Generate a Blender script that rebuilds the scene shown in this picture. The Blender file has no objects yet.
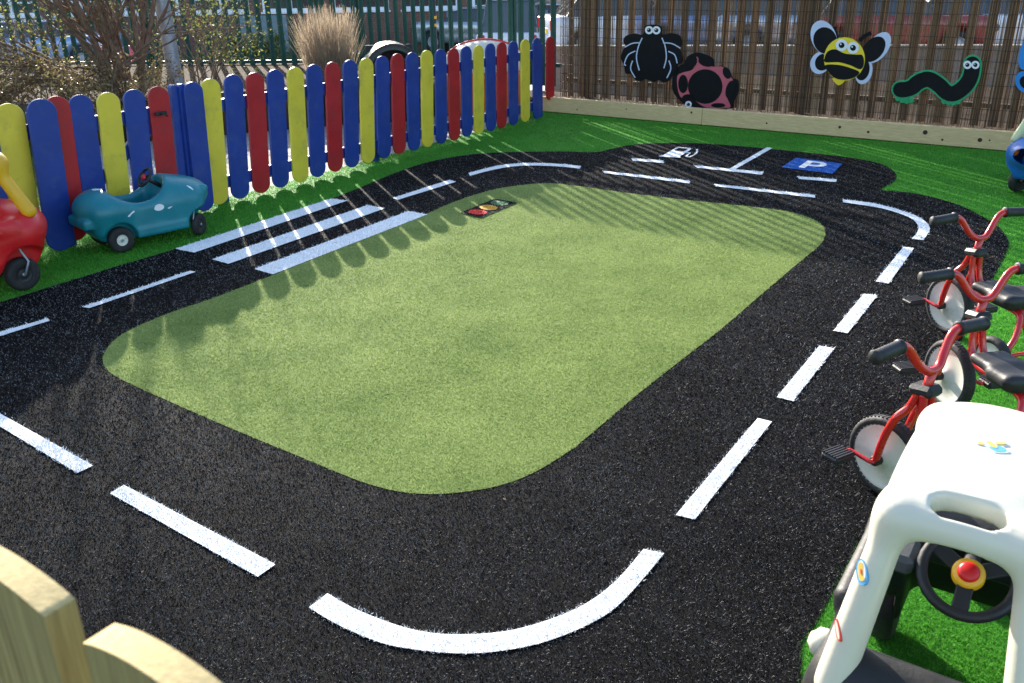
import bpy, math, random
import numpy as np
from mathutils import Vector, Matrix
from mathutils.geometry import tessellate_polygon

random.seed(4); rng = np.random.default_rng(4)
S = bpy.context.scene
COL = S.collection
PI = math.pi

# ------------------------------------------------------------------ camera
F, PITCH, ROLL, H = 890.166, 0.400098, -0.016959, 1.65
cp, sp, cr, sr = math.cos(PITCH), math.sin(PITCH), math.cos(ROLL), math.sin(ROLL)
fwd = Vector((0, cp, -sp)); up0 = Vector((0, sp, cp)); rt0 = Vector((1, 0, 0))
RT = cr*rt0 + sr*up0; UP = -sr*rt0 + cr*up0
cam_d = bpy.data.cameras.new('camera'); cam = bpy.data.objects.new('camera', cam_d); COL.objects.link(cam)
cam.matrix_world = Matrix(((RT.x, UP.x, -fwd.x, 0), (RT.y, UP.y, -fwd.y, 0), (RT.z, UP.z, -fwd.z, H), (0, 0, 0, 1)))
cam_d.sensor_width = 22.3; cam_d.lens = 22.3*F/1024; cam_d.clip_start = .05; cam_d.clip_end = 900
cam_d.dof.use_dof = True; cam_d.dof.focus_distance = 4.5; cam_d.dof.aperture_fstop = 5.6
S.camera = cam
CAMP = Vector((0, 0, H))

def ray(px, py):
    return (RT*((px-512)/F) + UP*(-(py-341.5)/F) + fwd)
def G(px, py, z=0.0):
    "world point at height z seen at a place in the photograph"
    d = ray(px, py); t = (z-H)/d.z
    return CAMP + d*t
def OP(px, py, P0, n):
    "world point on a vertical plane"
    d = ray(px, py); t = (Vector(P0)-CAMP).dot(n)/d.dot(n)
    return CAMP + d*t
def AT(px, py, Y):
    d = ray(px, py); return CAMP + d*(Y/d.y)

# ------------------------------------------------------------------ materials
def new_mat(name):
    m = bpy.data.materials.new(name); m.use_nodes = True
    nt = m.node_tree; b = nt.nodes['Principled BSDF']; return m, nt, b
def mat(name, col, rough=.5, var=.15, scale=8., bump=0., bscale=60., metal=0., spec=.5, dirt=None, dscale=3., damt=.5, coat=0., stretch=None, sss=0):
    m, nt, b = new_mat(name); N = nt.nodes; L = nt.links
    tc = N.new('ShaderNodeTexCoord'); mp = N.new('ShaderNodeMapping'); L.new(tc.outputs['Object'], mp.inputs[0])
    if stretch: mp.inputs['Scale'].default_value = stretch
    nz = N.new('ShaderNodeTexNoise'); nz.inputs['Scale'].default_value = scale; nz.inputs['Detail'].default_value = 5; L.new(mp.outputs[0], nz.inputs[0])
    rp = N.new('ShaderNodeMapRange'); rp.inputs[1].default_value = .3; rp.inputs[2].default_value = .7; rp.inputs[3].default_value = 1-var; rp.inputs[4].default_value = 1+var
    L.new(nz.outputs[0], rp.inputs[0])
    mx = N.new('ShaderNodeVectorMath'); mx.operation = 'SCALE'; mx.inputs[0].default_value = col[:3]; L.new(rp.outputs[0], mx.inputs['Scale'])
    out = mx.outputs[0]
    if dirt:
        n2 = N.new('ShaderNodeTexNoise'); n2.inputs['Scale'].default_value = dscale; n2.inputs['Detail'].default_value = 8; n2.inputs['Roughness'].default_value = .7; L.new(mp.outputs[0], n2.inputs[0])
        r2 = N.new('ShaderNodeMapRange'); r2.inputs[1].default_value = .52; r2.inputs[2].default_value = .72; r2.inputs[3].default_value = 0; r2.inputs[4].default_value = damt
        L.new(n2.outputs[0], r2.inputs[0])
        mm = N.new('ShaderNodeMix'); mm.data_type = 'RGBA'; L.new(r2.outputs[0], mm.inputs[0]); L.new(out, mm.inputs[6]); mm.inputs[7].default_value = (*dirt, 1)
        out = mm.outputs[2]
    L.new(out, b.inputs['Base Color'])
    b.inputs['Metallic'].default_value = metal; b.inputs['Specular IOR Level'].default_value = spec
    rr = N.new('ShaderNodeMapRange'); rr.inputs[1].default_value = .3; rr.inputs[2].default_value = .7; rr.inputs[3].default_value = max(.02, rough-.08); rr.inputs[4].default_value = min(1, rough+.1)
    n3 = N.new('ShaderNodeTexNoise'); n3.inputs['Scale'].default_value = scale*2.3; n3.inputs['Detail'].default_value = 6; L.new(mp.outputs[0], n3.inputs[0])
    L.new(n3.outputs[0], rr.inputs[0]); L.new(rr.outputs[0], b.inputs['Roughness'])
    if coat: b.inputs['Coat Weight'].default_value = coat
    if sss:
        b.inputs['Subsurface Weight'].default_value = sss; b.inputs['Subsurface Radius'].default_value = (.02, .02, .015)
    if bump:
        nb = N.new('ShaderNodeTexNoise'); nb.inputs['Scale'].default_value = bscale; nb.inputs['Detail'].default_value = 4; L.new(mp.outputs[0], nb.inputs[0])
        bp = N.new('ShaderNodeBump'); bp.inputs['Strength'].default_value = bump; bp.inputs['Distance'].default_value = .01; L.new(nb.outputs[0], bp.inputs['Height']); L.new(bp.outputs[0], b.inputs['Normal'])
    return m

def turf_mat(name, cA, cB, rough=.55, trans=.35, big=None, spec=.5, power=1):
    "pile of blades: colour differs from blade to blade (attribute rnd), large soft patches"
    m, nt, b = new_mat(name); N = nt.nodes; L = nt.links
    at = N.new('ShaderNodeAttribute'); at.attribute_name = 'rnd'
    tc = N.new('ShaderNodeTexCoord')
    nz = N.new('ShaderNodeTexNoise'); nz.inputs['Scale'].default_value = 160; nz.inputs['Detail'].default_value = 3; L.new(tc.outputs['Object'], nz.inputs[0])
    n2 = N.new('ShaderNodeTexNoise'); n2.inputs['Scale'].default_value = 2.2; n2.inputs['Detail'].default_value = 5; n2.inputs['Roughness'].default_value=.6; L.new(tc.outputs['Object'], n2.inputs[0])
    ad = N.new('ShaderNodeMath'); ad.operation = 'MULTIPLY_ADD'; L.new(nz.outputs[0], ad.inputs[0]); ad.inputs[1].default_value = .9; L.new(at.outputs['Fac'], ad.inputs[2])
    a2 = N.new('ShaderNodeMath'); a2.operation = 'MULTIPLY_ADD'; L.new(n2.outputs[0], a2.inputs[0]); a2.inputs[1].default_value = (big or .5); L.new(ad.outputs[0], a2.inputs[2])
    mr = N.new('ShaderNodeMapRange'); mr.inputs[1].default_value = .45+(big or .5)*.3; mr.inputs[2].default_value = 1.25+(big or .5)*.7; L.new(a2.outputs[0], mr.inputs[0])
    pw = N.new('ShaderNodeMath'); pw.operation = 'POWER'; L.new(mr.outputs[0], pw.inputs[0]); pw.inputs[1].default_value = power
    mx = N.new('ShaderNodeMix'); mx.data_type = 'RGBA'; mx.inputs[6].default_value = (*cA, 1); mx.inputs[7].default_value = (*cB, 1); L.new(pw.outputs[0], mx.inputs[0]); b.inputs['Specular IOR Level'].default_value = spec
    L.new(mx.outputs[2], b.inputs['Base Color']); b.inputs['Roughness'].default_value = rough
    if trans:
        tr = N.new('ShaderNodeBsdfTranslucent'); L.new(mx.outputs[2], tr.inputs[0])
        ms = N.new('ShaderNodeMixShader'); ms.inputs[0].default_value = trans
        L.new(b.outputs[0], ms.inputs[1]); L.new(tr.outputs[0], ms.inputs[2]); L.new(ms.outputs[0], N['Material Output'].inputs[0])
    return m

def leaf_mat(name, cA, cB, trans=.4):
    return turf_mat(name, cA, cB, .5, trans)

def wood_mat(name, col, dark, scale=(30, 30, 2.), knots=False):
    m, nt, b = new_mat(name); N = nt.nodes; L = nt.links
    tc = N.new('ShaderNodeTexCoord'); mp = N.new('ShaderNodeMapping'); L.new(tc.outputs['Object'], mp.inputs[0]); mp.inputs['Scale'].default_value = scale
    nz = N.new('ShaderNodeTexNoise'); nz.inputs['Scale'].default_value = 3; nz.inputs['Detail'].default_value = 8; nz.inputs['Roughness'].default_value = .65; L.new(mp.outputs[0], nz.inputs[0])
    cr_ = N.new('ShaderNodeValToRGB'); cr_.color_ramp.elements[0].position = .3; cr_.color_ramp.elements[1].position = .68
    cr_.color_ramp.elements[0].color = (*dark, 1); cr_.color_ramp.elements[1].color = (*col, 1); L.new(nz.outputs[0], cr_.inputs[0])
    out = cr_.outputs[0]
    L.new(out, b.inputs['Base Color']); b.inputs['Roughness'].default_value = .8
    bp = N.new('ShaderNodeBump'); bp.inputs['Strength'].default_value = .4; bp.inputs['Distance'].default_value = .004; L.new(nz.outputs[0], bp.inputs['Height']); L.new(bp.outputs[0], b.inputs['Normal'])
    return m

def brick_mat(name, c1, c2, mortar, scale, rot=0, bw=.5, rh=.25):
    m, nt, b = new_mat(name); N = nt.nodes; L = nt.links
    tc = N.new('ShaderNodeTexCoord'); mp = N.new('ShaderNodeMapping'); L.new(tc.outputs['Object'], mp.inputs[0]); mp.inputs['Rotation'].default_value = rot if isinstance(rot, tuple) else (0, 0, rot)
    br = N.new('ShaderNodeTexBrick'); br.inputs['Scale'].default_value = scale; br.inputs['Color1'].default_value = (*c1, 1); br.inputs['Color2'].default_value = (*c2, 1); br.inputs['Mortar'].default_value = (*mortar, 1)
    br.inputs['Brick Width'].default_value = bw; br.inputs['Row Height'].default_value = rh; br.inputs['Mortar Size'].default_value = .015
    L.new(mp.outputs[0], br.inputs[0]); L.new(br.outputs[0], b.inputs['Base Color']); b.inputs['Roughness'].default_value = .85
    return m

M = {}
M['blue'] = mat('blue paint', (.010, .040, .25), .45, .12, 5, bump=.15, bscale=30, dirt=(.06,.10,.22), dscale=9, damt=.45)
M['red'] = mat('red paint', (.42, .012, .018), .45, .12, 5, bump=.15, bscale=30, dirt=(.16,.03,.03), dscale=9, damt=.5)
M['yellow'] = mat('yellow paint', (.72, .56, .045), .45, .08, 5, bump=.15, bscale=30, dirt=(.34,.30,.07), dscale=9, damt=.5)
M['turf_green'] = turf_mat('bright green turf', (.030, .20, .016), (.16, .52, .06), .7, .35, spec=.15)
M['turf_island'] = turf_mat('pale green turf', (.108, .19, .045), (.46, .54, .185), .8, .35, 1.0, spec=.06)
M['turf_black'] = turf_mat('black turf', (.0048, .0048, .0054), (.27, .255, .25), .8, .0, .5, spec=.05, power=7)  # rare pale blades: sun glints on the dark pile, put into the colour
M['turf_white'] = turf_mat('white turf', (.74, .74, .74), (.93, .93, .92), .7, .0)
M['turf_blue'] = turf_mat('blue turf', (.008, .10, .42), (.02, .18, .6), .7, .2)
M['turf_red'] = turf_mat('red turf', (.75, .02, .02), (.85, .05, .04), .7, .2)
M['turf_amber'] = turf_mat('amber turf', (.65, .33, .02), (.8, .45, .04), .7, .2)
M['turf_dgreen'] = turf_mat('mid green turf', (.03, .13, .05), (.06, .2, .08), .7, .2)
M['pine'] = wood_mat('treated pine', (.78, .55, .28), (.58, .39, .18), (3, 30, 30))
M['pine_v'] = wood_mat('treated pine picket', (.40, .30, .12), (.19, .13, .045), (34, 34, 1.6))
M['pine_end'] = mat('pine end grain', (.48, .37, .17), .85, .16, 160, bump=.10, bscale=260)
M['old_wood'] = wood_mat('old dark timber', (.10, .065, .04), (.035, .022, .014), (12, 12, 2))
M['knot'] = mat('knot', (.05, .025, .012), .8)
M['reed'] = turf_mat('dry reed', (.090, .050, .027), (.43, .28, .155), .7, .4)
M['slat'] = mat('weathered palisade', (.105, .066, .042), .7, .3, 10)
M['green_metal'] = mat('green powder coat', (.004, .060, .042), .5, .15, 6, spec=.4)
M['galv'] = mat('galvanised steel', (.30, .33, .37), .45, .15, 14, metal=.35)
M['wire'] = mat('wire', (.04, .035, .03), .6, metal=.5)
M['black_pl'] = mat('black plastic', (.014, .014, .016), .55, .2, 8, bump=.1, bscale=90, dirt=(.06,.055,.05), damt=.3)
M['grey_pl'] = mat('dark grey plastic', (.05, .055, .062), .5, .1, 8, bump=.1, bscale=120)
M['rubber'] = mat('rubber', (.016, .016, .017), .7, .2, 20, bump=.2, bscale=80, dirt=(.09,.08,.07), dscale=9, damt=.5)
M['white_pl'] = mat('cream white plastic', (.66, .625, .50), .38, .03, 5, bump=.04, bscale=60, dirt=(.62,.55,.38), dscale=4, damt=.25, sss=.06)
M['hub_white'] = mat('off white wheel disc', (.68, .66, .58), .5, .05, 8, dirt=(.35,.33,.26), dscale=14, damt=.5)
M['red_metal'] = mat('red gloss enamel', (.56, .014, .014), .22, .06, 10, coat=.5, dirt=(.3,.02,.01), dscale=20, damt=.3)
M['red_pl'] = mat('red plastic', (.62, .012, .016), .35, .08, 6, bump=.05, bscale=40, sss=.03)
M['yellow_pl'] = mat('yellow plastic', (.78, .42, .015), .38, .06, 6, sss=.03)
M['cream_pl'] = mat('pale yellow plastic', (.66, .66, .36), .42, .06, 6)
M['teal_pl'] = mat('teal plastic', (.008, .19, .235), .36, .1, 5, bump=.06, bscale=50, dirt=(.06,.26,.28), dscale=11, damt=.35)
M['blue_pl'] = mat('blue plastic', (.012, .14, .50), .4, .08, 6)
M['orange'] = mat('orange plastic', (.75, .2, .02), .4)
M['white_p'] = mat('white paint', (.78, .79, .82), .5, .03, 10)
M['black_p'] = mat('black board', (.004, .0045, .006), .6, .2, 6, spec=.2)
M['pink_p'] = mat('pink paint', (.52, .10, .13), .5, .08, 10)
M['yel_p'] = mat('bright yellow paint', (.85, .62, .02), .5, .06, 10)
M['grn_p'] = mat('emerald paint', (.01, .32, .12), .5, .06, 10)
M['lb_p'] = mat('pale lilac paint', (.55, .60, .76), .5, .06, 10)
M['sky_p'] = mat('sky blue paint', (.01, .22, .62), .5, .06, 10)
M['decal_b'] = mat('blue sticker', (.10, .36, .62), .35, .1, 40)
M['decal_y'] = mat('yellow sticker', (.75, .50, .08), .35, .1, 40)
M['decal_r'] = mat('red sticker', (.6, .05, .03), .35, .1, 40)
M['decal_w'] = mat('white sticker', (.7, .75, .8), .35, .1, 40)
M['bark'] = mat('bark', (.17, .105, .07), .9, .35, 18, bump=.6, bscale=30)
M['twig'] = mat('twig', (.22, .155, .10), .9, .35, 18)
M['leaf'] = leaf_mat('shrub leaf', (.05, .075, .015), (.30, .30, .07))
M['leaf_dry'] = leaf_mat('dry hedge leaf', (.07, .06, .02), (.30, .22, .10))
M['straw'] = leaf_mat('dry ornamental grass', (.20, .14, .09), (.62, .50, .36), .5)
M['grass'] = leaf_mat('lawn grass', (.05, .10, .012), (.17, .24, .04))
M['soil'] = mat('soil', (.06, .042, .028), .95, .4, 20, bump=.8, bscale=40, spec=.05)
M['paver'] = brick_mat('block paving', (.40, .37, .33), (.32, .29, .26), (.12, .11, .10), 5, .7)
M['conc'] = mat('pale concrete', (.56, .52, .47), .9, .1, 1.2, bump=.1)
M['asph'] = mat('asphalt', (.07, .07, .072), .9, .2, 2, bump=.2)
M['verge'] = mat('verge', (.07, .11, .03), .95, .4, 2)
M['brick'] = brick_mat('red brick', (.20, .085, .06), (.15, .06, .045), (.22, .19, .16), 4, (PI/2, 0, 0))
M['pale_brick'] = brick_mat('buff brick', (.25, .17, .13), (.20, .13, .10), (.2, .18, .15), 4, (PI/2, 0, 0))
M['litter'] = mat('leaf litter', (.045, .032, .022), .95, .5, 9, bump=.8, bscale=60, spec=.03)
M['render_g'] = mat('grey blue panel', (.17, .24, .28), .6, .1, 3)
M['frame_w'] = mat('white window frame', (.75, .78, .82), .5, .04)
M['glass'] = mat('window glass', (.03, .04, .05), .06, .1, 2, spec=.8)
M['tile'] = mat('slate roof', (.06, .06, .07), .8, .2, 6)

def car_paint(name, c, metal=.2): return mat(name, c, .25, .03, 3, metal=metal, coat=.6)

# ------------------------------------------------------------------ object helpers
def empty(name, loc, heading=0, label=None, cat=None, group=None):
    o = bpy.data.objects.new(name, None); COL.objects.link(o); o.location = loc; o.rotation_euler = (0, 0, heading)
    o.empty_display_size = .1
    tag(o, label, cat, group); return o
def tag(o, label=None, cat=None, group=None, kind=None):
    if label: o['label'] = label
    if cat: o['category'] = cat
    if group: o['group'] = group
    if kind: o['kind'] = kind
    return o
def copy_tree(o, parent=None):
    c = o.copy(); COL.objects.link(c); c.parent = parent
    for ch in list(o.children): copy_tree(ch, c)
    return c
def np_mesh(name, V, Fq, smooth=False, rnd=None):
    "V (n,3), Fq list of (k,) faces as int array (m,3|4) or list of arrays"
    me = bpy.data.meshes.new(name)
    if not isinstance(Fq, list): Fq = [Fq]
    Fq = [f for f in Fq if len(f)]
    loops = np.concatenate([f.reshape(-1) for f in Fq]).astype(np.int32)
    tot = np.concatenate([np.full(len(f), f.shape[1]) for f in Fq]).astype(np.int32)
    st = np.concatenate([[0], np.cumsum(tot)[:-1]]).astype(np.int32)
    me.vertices.add(len(V)); me.vertices.foreach_set('co', np.asarray(V, np.float32).ravel())
    me.loops.add(len(loops)); me.loops.foreach_set('vertex_index', loops)
    me.polygons.add(len(tot)); me.polygons.foreach_set('loop_start', st)
    try: me.polygons.foreach_set('loop_total', tot)
    except Exception: pass
    me.update(calc_edges=True)
    me.polygons.foreach_set('use_smooth', np.full(len(tot), smooth, bool))
    if rnd is not None:
        a = me.attributes.new('rnd', 'FLOAT', 'POINT'); a.data.foreach_set('value', np.asarray(rnd, np.float32))
    me.validate(); return me
def link(name, me, material, parent=None):
    o = bpy.data.objects.new(name, me); COL.objects.link(o)
    if material and len(me.materials) == 0: me.materials.append(material)
    if parent: o.parent = parent
    return o

class MB:
    def __init__(s): s.v = []; s.f = []; s.sm = []; s.r = []; s.cr = .5; s.mi = []; s.cm = 0
    def add(s, vs, fs, smooth=False):
        n = len(s.v); s.v += [tuple(v) for v in vs]; s.r += [s.cr]*len(vs)
        for f in fs: s.f.append(tuple(i+n for i in f)); s.sm.append(smooth); s.mi.append(s.cm)
    def box(s, c, h, R=None, bev=0.0):
        "centre, half sizes; bev chamfers all edges"
        c = Vector(c); h = Vector(h); b = min(bev, min(h)*.95)
        if b <= 0:
            vs = [Vector((x*h.x, y*h.y, z*h.z)) for x in (-1, 1) for y in (-1, 1) for z in (-1, 1)]
            fs = [(0,1,3,2),(4,6,7,5),(0,4,5,1),(2,3,7,6),(0,2,6,4),(1,5,7,3)]
        else:
            vs = []; idx = {}
            for x in (-1,1):
                for y in (-1,1):
                    for z in (-1,1):
                        for a in range(3):
                            p = [x*(h.x-b), y*(h.y-b), z*(h.z-b)]; p[a] = (x,y,z)[a]*h[a]
                            idx[(x,y,z,a)] = len(vs); vs.append(Vector(p))
            fs = []
            for a in range(3):
                o1, o2 = [i for i in range(3) if i != a]
                for sgn in (-1,1):
                    q = []
                    for (u,w) in ((-1,-1),(1,-1),(1,1),(-1,1)):
                        k = [0,0,0]; k[a]=sgn; k[o1]=u; k[o2]=w; q.append(idx[(*k,a)])
                    fs.append(tuple(q))
                for u in (-1,1):
                    for w in (-1,1):
                        k1=[0,0,0]; k1[o1]=u; k1[o2]=w; k2=list(k1); k1[a]=-1; k2[a]=1
                        fs.append((idx[(*k1,o1)], idx[(*k2,o1)], idx[(*k2,o2)], idx[(*k1,o2)]))
            for x in (-1,1):
                for y in (-1,1):
                    for z in (-1,1): fs.append(tuple(idx[(x,y,z,a)] for a in range(3)))
        if R is not None: vs = [R @ v for v in vs]
        s.add([v+c for v in vs], fs)
    def tube(s, pts, r, n=10, cap=True, closed=False):
        pts = [Vector(p) for p in pts]; m = len(pts)
        rs = r if isinstance(r, (list, tuple)) else [r]*m
        vs = []; prev = None
        for i, p in enumerate(pts):
            if closed: t = pts[(i+1) % m]-pts[i-1]
            else: t = pts[min(i+1, m-1)]-pts[max(i-1, 0)]
            if t.length < 1e-9: t = Vector((0,0,1))
            t.normalize()
            if prev is None:
                a = Vector((0,0,1)) if abs(t.z) < .9 else Vector((1,0,0)); u = t.cross(a).normalized()
            else: u = (prev - t*prev.dot(t)).normalized()
            prev = u; w = t.cross(u)
            for k in range(n):
                an = 2*PI*k/n; vs.append(p + (u*math.cos(an)+w*math.sin(an))*rs[i])
        fs = []
        for i in range(m if closed else m-1):
            j = (i+1) % m
            for k in range(n):
                fs.append((i*n+k, i*n+(k+1) % n, j*n+(k+1) % n, j*n+k))
        s.add(vs, fs, True)
        if cap and not closed:
            b = len(s.v)-len(vs)
            s.f.append(tuple(b+k for k in range(n))[::-1]); s.sm.append(False); s.mi.append(s.cm)
            s.f.append(tuple(b+(m-1)*n+k for k in range(n))); s.sm.append(False); s.mi.append(s.cm)
    def lathe(s, prof, c, axis, n=32, smooth=True):
        "prof: list of (radius, offset along axis)"
        c = Vector(c); axis = Vector(axis).normalized(); a = Vector((0,0,1)) if abs(axis.z) < .9 else Vector((1,0,0))
        u = axis.cross(a).normalized(); w = axis.cross(u); vs = []
        for (r, o) in prof:
            for k in range(n):
                an = 2*PI*k/n; vs.append(c+axis*o+(u*math.cos(an)+w*math.sin(an))*max(r, 1e-5))
        fs = []
        for i in range(len(prof)-1):
            for k in range(n): fs.append((i*n+k, i*n+(k+1) % n, (i+1)*n+(k+1) % n, (i+1)*n+k))
        s.add(vs, fs, smooth)
    def prism(s, poly, origin, U, W, t0, t1):
        "2-D polygon in the plane origin+U*a+W*b, extruded along U x W from t0 to t1"
        U = Vector(U); W = Vector(W); Nn = U.cross(W).normalized(); o = Vector(origin); n = len(poly)
        vs = [o+U*a+W*b+Nn*t0 for a, b in poly]+[o+U*a+W*b+Nn*t1 for a, b in poly]
        tr = tessellate_polygon([[Vector((a, b, 0)) for a, b in poly]])
        fs = [tuple(t) for t in tr]+[tuple(i+n for i in t) for t in tr]
        fs += [(i, (i+1) % n, (i+1) % n+n, i+n) for i in range(n)]
        s.add(vs, fs)
    def build(s, name, material, parent=None):
        me = bpy.data.meshes.new(name); me.from_pydata(s.v, [], s.f)
        me.polygons.foreach_set('use_smooth', s.sm)
        a = me.attributes.new('rnd', 'FLOAT', 'POINT'); a.data.foreach_set('value', s.r)
        if isinstance(material, (list, tuple)):
            for m_ in material: me.materials.append(m_)
            me.polygons.foreach_set('material_index', s.mi); material = None
        import bmesh
        bm = bmesh.new(); bm.from_mesh(me); bmesh.ops.recalc_face_normals(bm, faces=bm.faces); bm.to_mesh(me); bm.free()
        o = bpy.data.objects.new(name, me); COL.objects.link(o)
        if material: me.materials.append(material)
        if parent: o.parent = parent
        return o

def cat_rom(pts, n=6, closed=True):
    P = [np.array(p, float) for p in pts]; m = len(P); out = []
    R_ = range(m) if closed else range(m-1)
    for i in R_:
        p0 = P[i-1] if closed or i > 0 else P[0]; p1 = P[i]; p2 = P[(i+1) % m]; p3 = P[(i+2) % m] if closed or i+2 < m else P[-1]
        for k in range(n):
            t = k/n
            out.append(.5*((2*p1)+(-p0+p2)*t+(2*p0-5*p1+4*p2-p3)*t*t+(-p0+3*p1-3*p2+p3)*t**3))
    if not closed: out.append(P[-1])
    return out
def ell(cx, cy, rx, ry, rot=0, n=28):
    c, s_ = math.cos(rot), math.sin(rot)
    return [(cx+rx*math.cos(a)*c-ry*math.sin(a)*s_, cy+rx*math.cos(a)*s_+ry*math.sin(a)*c) for a in [2*PI*k/n for k in range(n)]]

# ---- signed-distance modelling for moulded plastic (surface nets)
class SDF:
    def __init__(s, lo, hi, h):
        ax = [np.arange(lo[i], hi[i]+h, h) for i in range(3)]
        s.lo = np.array(lo); s.h = h
        s.X, s.Y, s.Z = np.meshgrid(*ax, indexing='ij'); s.f = None
    def box(s, c, hs, r=.02):
        q = [np.abs(a-b)-(e-r) for a, b, e in zip((s.X, s.Y, s.Z), c, hs)]
        return np.sqrt(sum(np.maximum(k, 0)**2 for k in q))+np.minimum(np.maximum(np.maximum(q[0], q[1]), q[2]), 0)-r
    def ell(s, c, r):
        k = np.sqrt(((s.X-c[0])/r[0])**2+((s.Y-c[1])/r[1])**2+((s.Z-c[2])/r[2])**2)
        return (k-1)*min(r)
    def cyl(s, c, axis, r, hh, rd=.01):
        A = (s.X-c[0], s.Y-c[1], s.Z-c[2]); o = [i for i in range(3) if i != axis]
        d = np.sqrt(A[o[0]]**2+A[o[1]]**2)-(r-rd); e = np.abs(A[axis])-(hh-rd)
        return np.sqrt(np.maximum(d, 0)**2+np.maximum(e, 0)**2)+np.minimum(np.maximum(d, e), 0)-rd
    def cap(s, a, b, r, r2=None, fl=(1, 1, 1)):
        a = np.array(a, float); b = np.array(b, float); P = [(s.X-a[0])/fl[0], (s.Y-a[1])/fl[1], (s.Z-a[2])/fl[2]]; d = (b-a)/np.array(fl)
        t = np.clip(sum(p*k for p, k in zip(P, d))/max(1e-9, (d@d)), 0, 1)
        rr = r if r2 is None else r+(r2-r)*t
        return np.sqrt(sum((p-k*t)**2 for p, k in zip(P, d)))-rr
    @staticmethod
    def u(a, b, k=.02):
        if k <= 0: return np.minimum(a, b)
        h = np.clip(.5+.5*(b-a)/k, 0, 1); return b*(1-h)+a*h-k*h*(1-h)
    @staticmethod
    def d(a, b, k=.01): return -SDF.u(-a, b, k)
    @staticmethod
    def i(a, b, k=.01): return -SDF.u(-a, -b, k)
    def mesh(s, f, name='m'):
        h = s.h; n = f.shape; ins = f < 0
        cs = [(i, j, k) for i in (0, 1) for j in (0, 1) for k in (0, 1)]
        sl = lambda A, c: A[c[0]:n[0]-1+c[0], c[1]:n[1]-1+c[1], c[2]:n[2]-1+c[2]]
        cnt = sum(sl(ins, c).astype(np.int8) for c in cs); act = (cnt > 0) & (cnt < 8)
        I = np.argwhere(act); idx = np.full(act.shape, -1, np.int64); idx[act] = np.arange(len(I))
        acc = np.zeros((len(I), 3)); wn = np.zeros(len(I))
        for a in cs:
            for ax in range(3):
                if a[ax]: continue
                b = list(a); b[ax] = 1
                fa = f[I[:, 0]+a[0], I[:, 1]+a[1], I[:, 2]+a[2]]; fb = f[I[:, 0]+b[0], I[:, 1]+b[1], I[:, 2]+b[2]]
                m = (fa < 0) != (fb < 0); t = np.where(m, fa/np.where(np.abs(fa-fb) < 1e-12, 1, fa-fb), 0)
                p = np.tile(np.array(a, float), (len(I), 1)); p[:, ax] += t
                acc += p*m[:, None]; wn += m
        V = (I+acc/wn[:, None])*h+s.lo
        Q = []
        for ax in range(3):
            o1, o2 = (ax+1) % 3, (ax+2) % 3
            s0 = [slice(None)]*3; s1 = [slice(None)]*3; s0[ax] = slice(0, n[ax]-1); s1[ax] = slice(1, n[ax])
            ch = ins[tuple(s0)] != ins[tuple(s1)]; E_ = np.argwhere(ch)
            E_ = E_[(E_[:, o1] > 0) & (E_[:, o2] > 0) & (E_[:, o1] < n[o1]-1) & (E_[:, o2] < n[o2]-1)]
            def cell(d1, d2):
                e = E_.copy(); e[:, o1] -= d1; e[:, o2] -= d2; return idx[e[:, 0], e[:, 1], e[:, 2]]
            q = np.stack([cell(1, 1), cell(0, 1), cell(0, 0), cell(1, 0)], 1)
            fl = ~ins[E_[:, 0], E_[:, 1], E_[:, 2]]; q[fl] = q[fl][:, ::-1]; Q.append(q[(q >= 0).all(1)])
        return np_mesh(name, V, np.concatenate(Q), True)

# ------------------------------------------------------------------ ground polygons (metres, from the photograph)
def gp(*xy, z=0): return [tuple(G(xy[i], xy[i+1], z)[:2]) for i in range(0, len(xy), 2)]
FA = G(221, 205.7); FB = G(526.7, 122.7)                    # foot of the coloured fence
fu = (FB-FA).normalized(); fn = Vector((fu.y, -fu.x, 0))    # along, towards the playground
BA = G(545, 112); BB = G(1010, 152)                         # foot of the timber bed edge
bu = (BB-BA).normalized(); bn = Vector((bu.y, -bu.x, 0))
if bn.y > 0: bn = -bn                                        # towards the playground
corner = BA - bu*.15
leftend = FA - fu*7.0
island = cat_rom(gp(273.3,276, 241,288.6, 208.9,300.8, 176.6,311.5, 144.4,324.4, 121.9,335.7, 109,347, 103,361, 109,372.5, 128.3,384, 160.5,398.5, 208.9,420, 257,440.4, 300,458, 333,471.8,
    366.4,484.7, 399.6,493, 432.8,495.5, 466,493, 499.2,487, 532.4,474.7, 565.6,454.8, 585.5,439.8, 632,400, 675,366, 721,330, 758.8,297.5, 799.4,263, 818,247.5, 825,236.6, 822.8,227, 811.9,219.4, 790,212.8,
    758.8,208.4, 696.3,201.8, 633.8,194.6, 586.9,188, 558.8,184.6, 540,184.2, 520,186, 500,189, 480,194, 460,200.5, 440,208.5, 427,214.5, 380,232, 325,255), 4)
rl = G(0, 303); rl2 = G(175.6, 250)
far_left = tuple((rl+(rl-rl2)*1.2)[:2])
road = cat_rom([far_left]+gp(0,303, 60,284.5, 120,266, 175.6,249.5, 240,228.5, 290,213, 331,199.4, 365,186, 400,171.5, 430,162, 465,155.5, 500,152.8, 560,151.8, 595,152.6, 612,149, 630,145.5, 655,143.6, 700,143.8, 760,148.3,
    830,155.5, 862,160, 885,166, 896,175, 893,183, 881,190, 905,192.5, 930,197, 960,206, 985,218.5, 1000,229, 1008,241, 1007,252, 1000,266, 992,281, 965,334, 935,393, 880,503, 820,617.5, 801,655)+[(.62,1.35),(.45,.6),(.3,-.8)], 4)[:-4]
road = road + [(-3.5, -.8), (-6.5, -.8), (-6.5, far_left[1]-.2)]
ow = gp(309.2,610, 342,629, 383,645.6, 424,653, 465,655.9, 506,652.6, 547,643.6, 588,627, 616.9,608.7, 645.6,578, 664,555.4)
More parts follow.
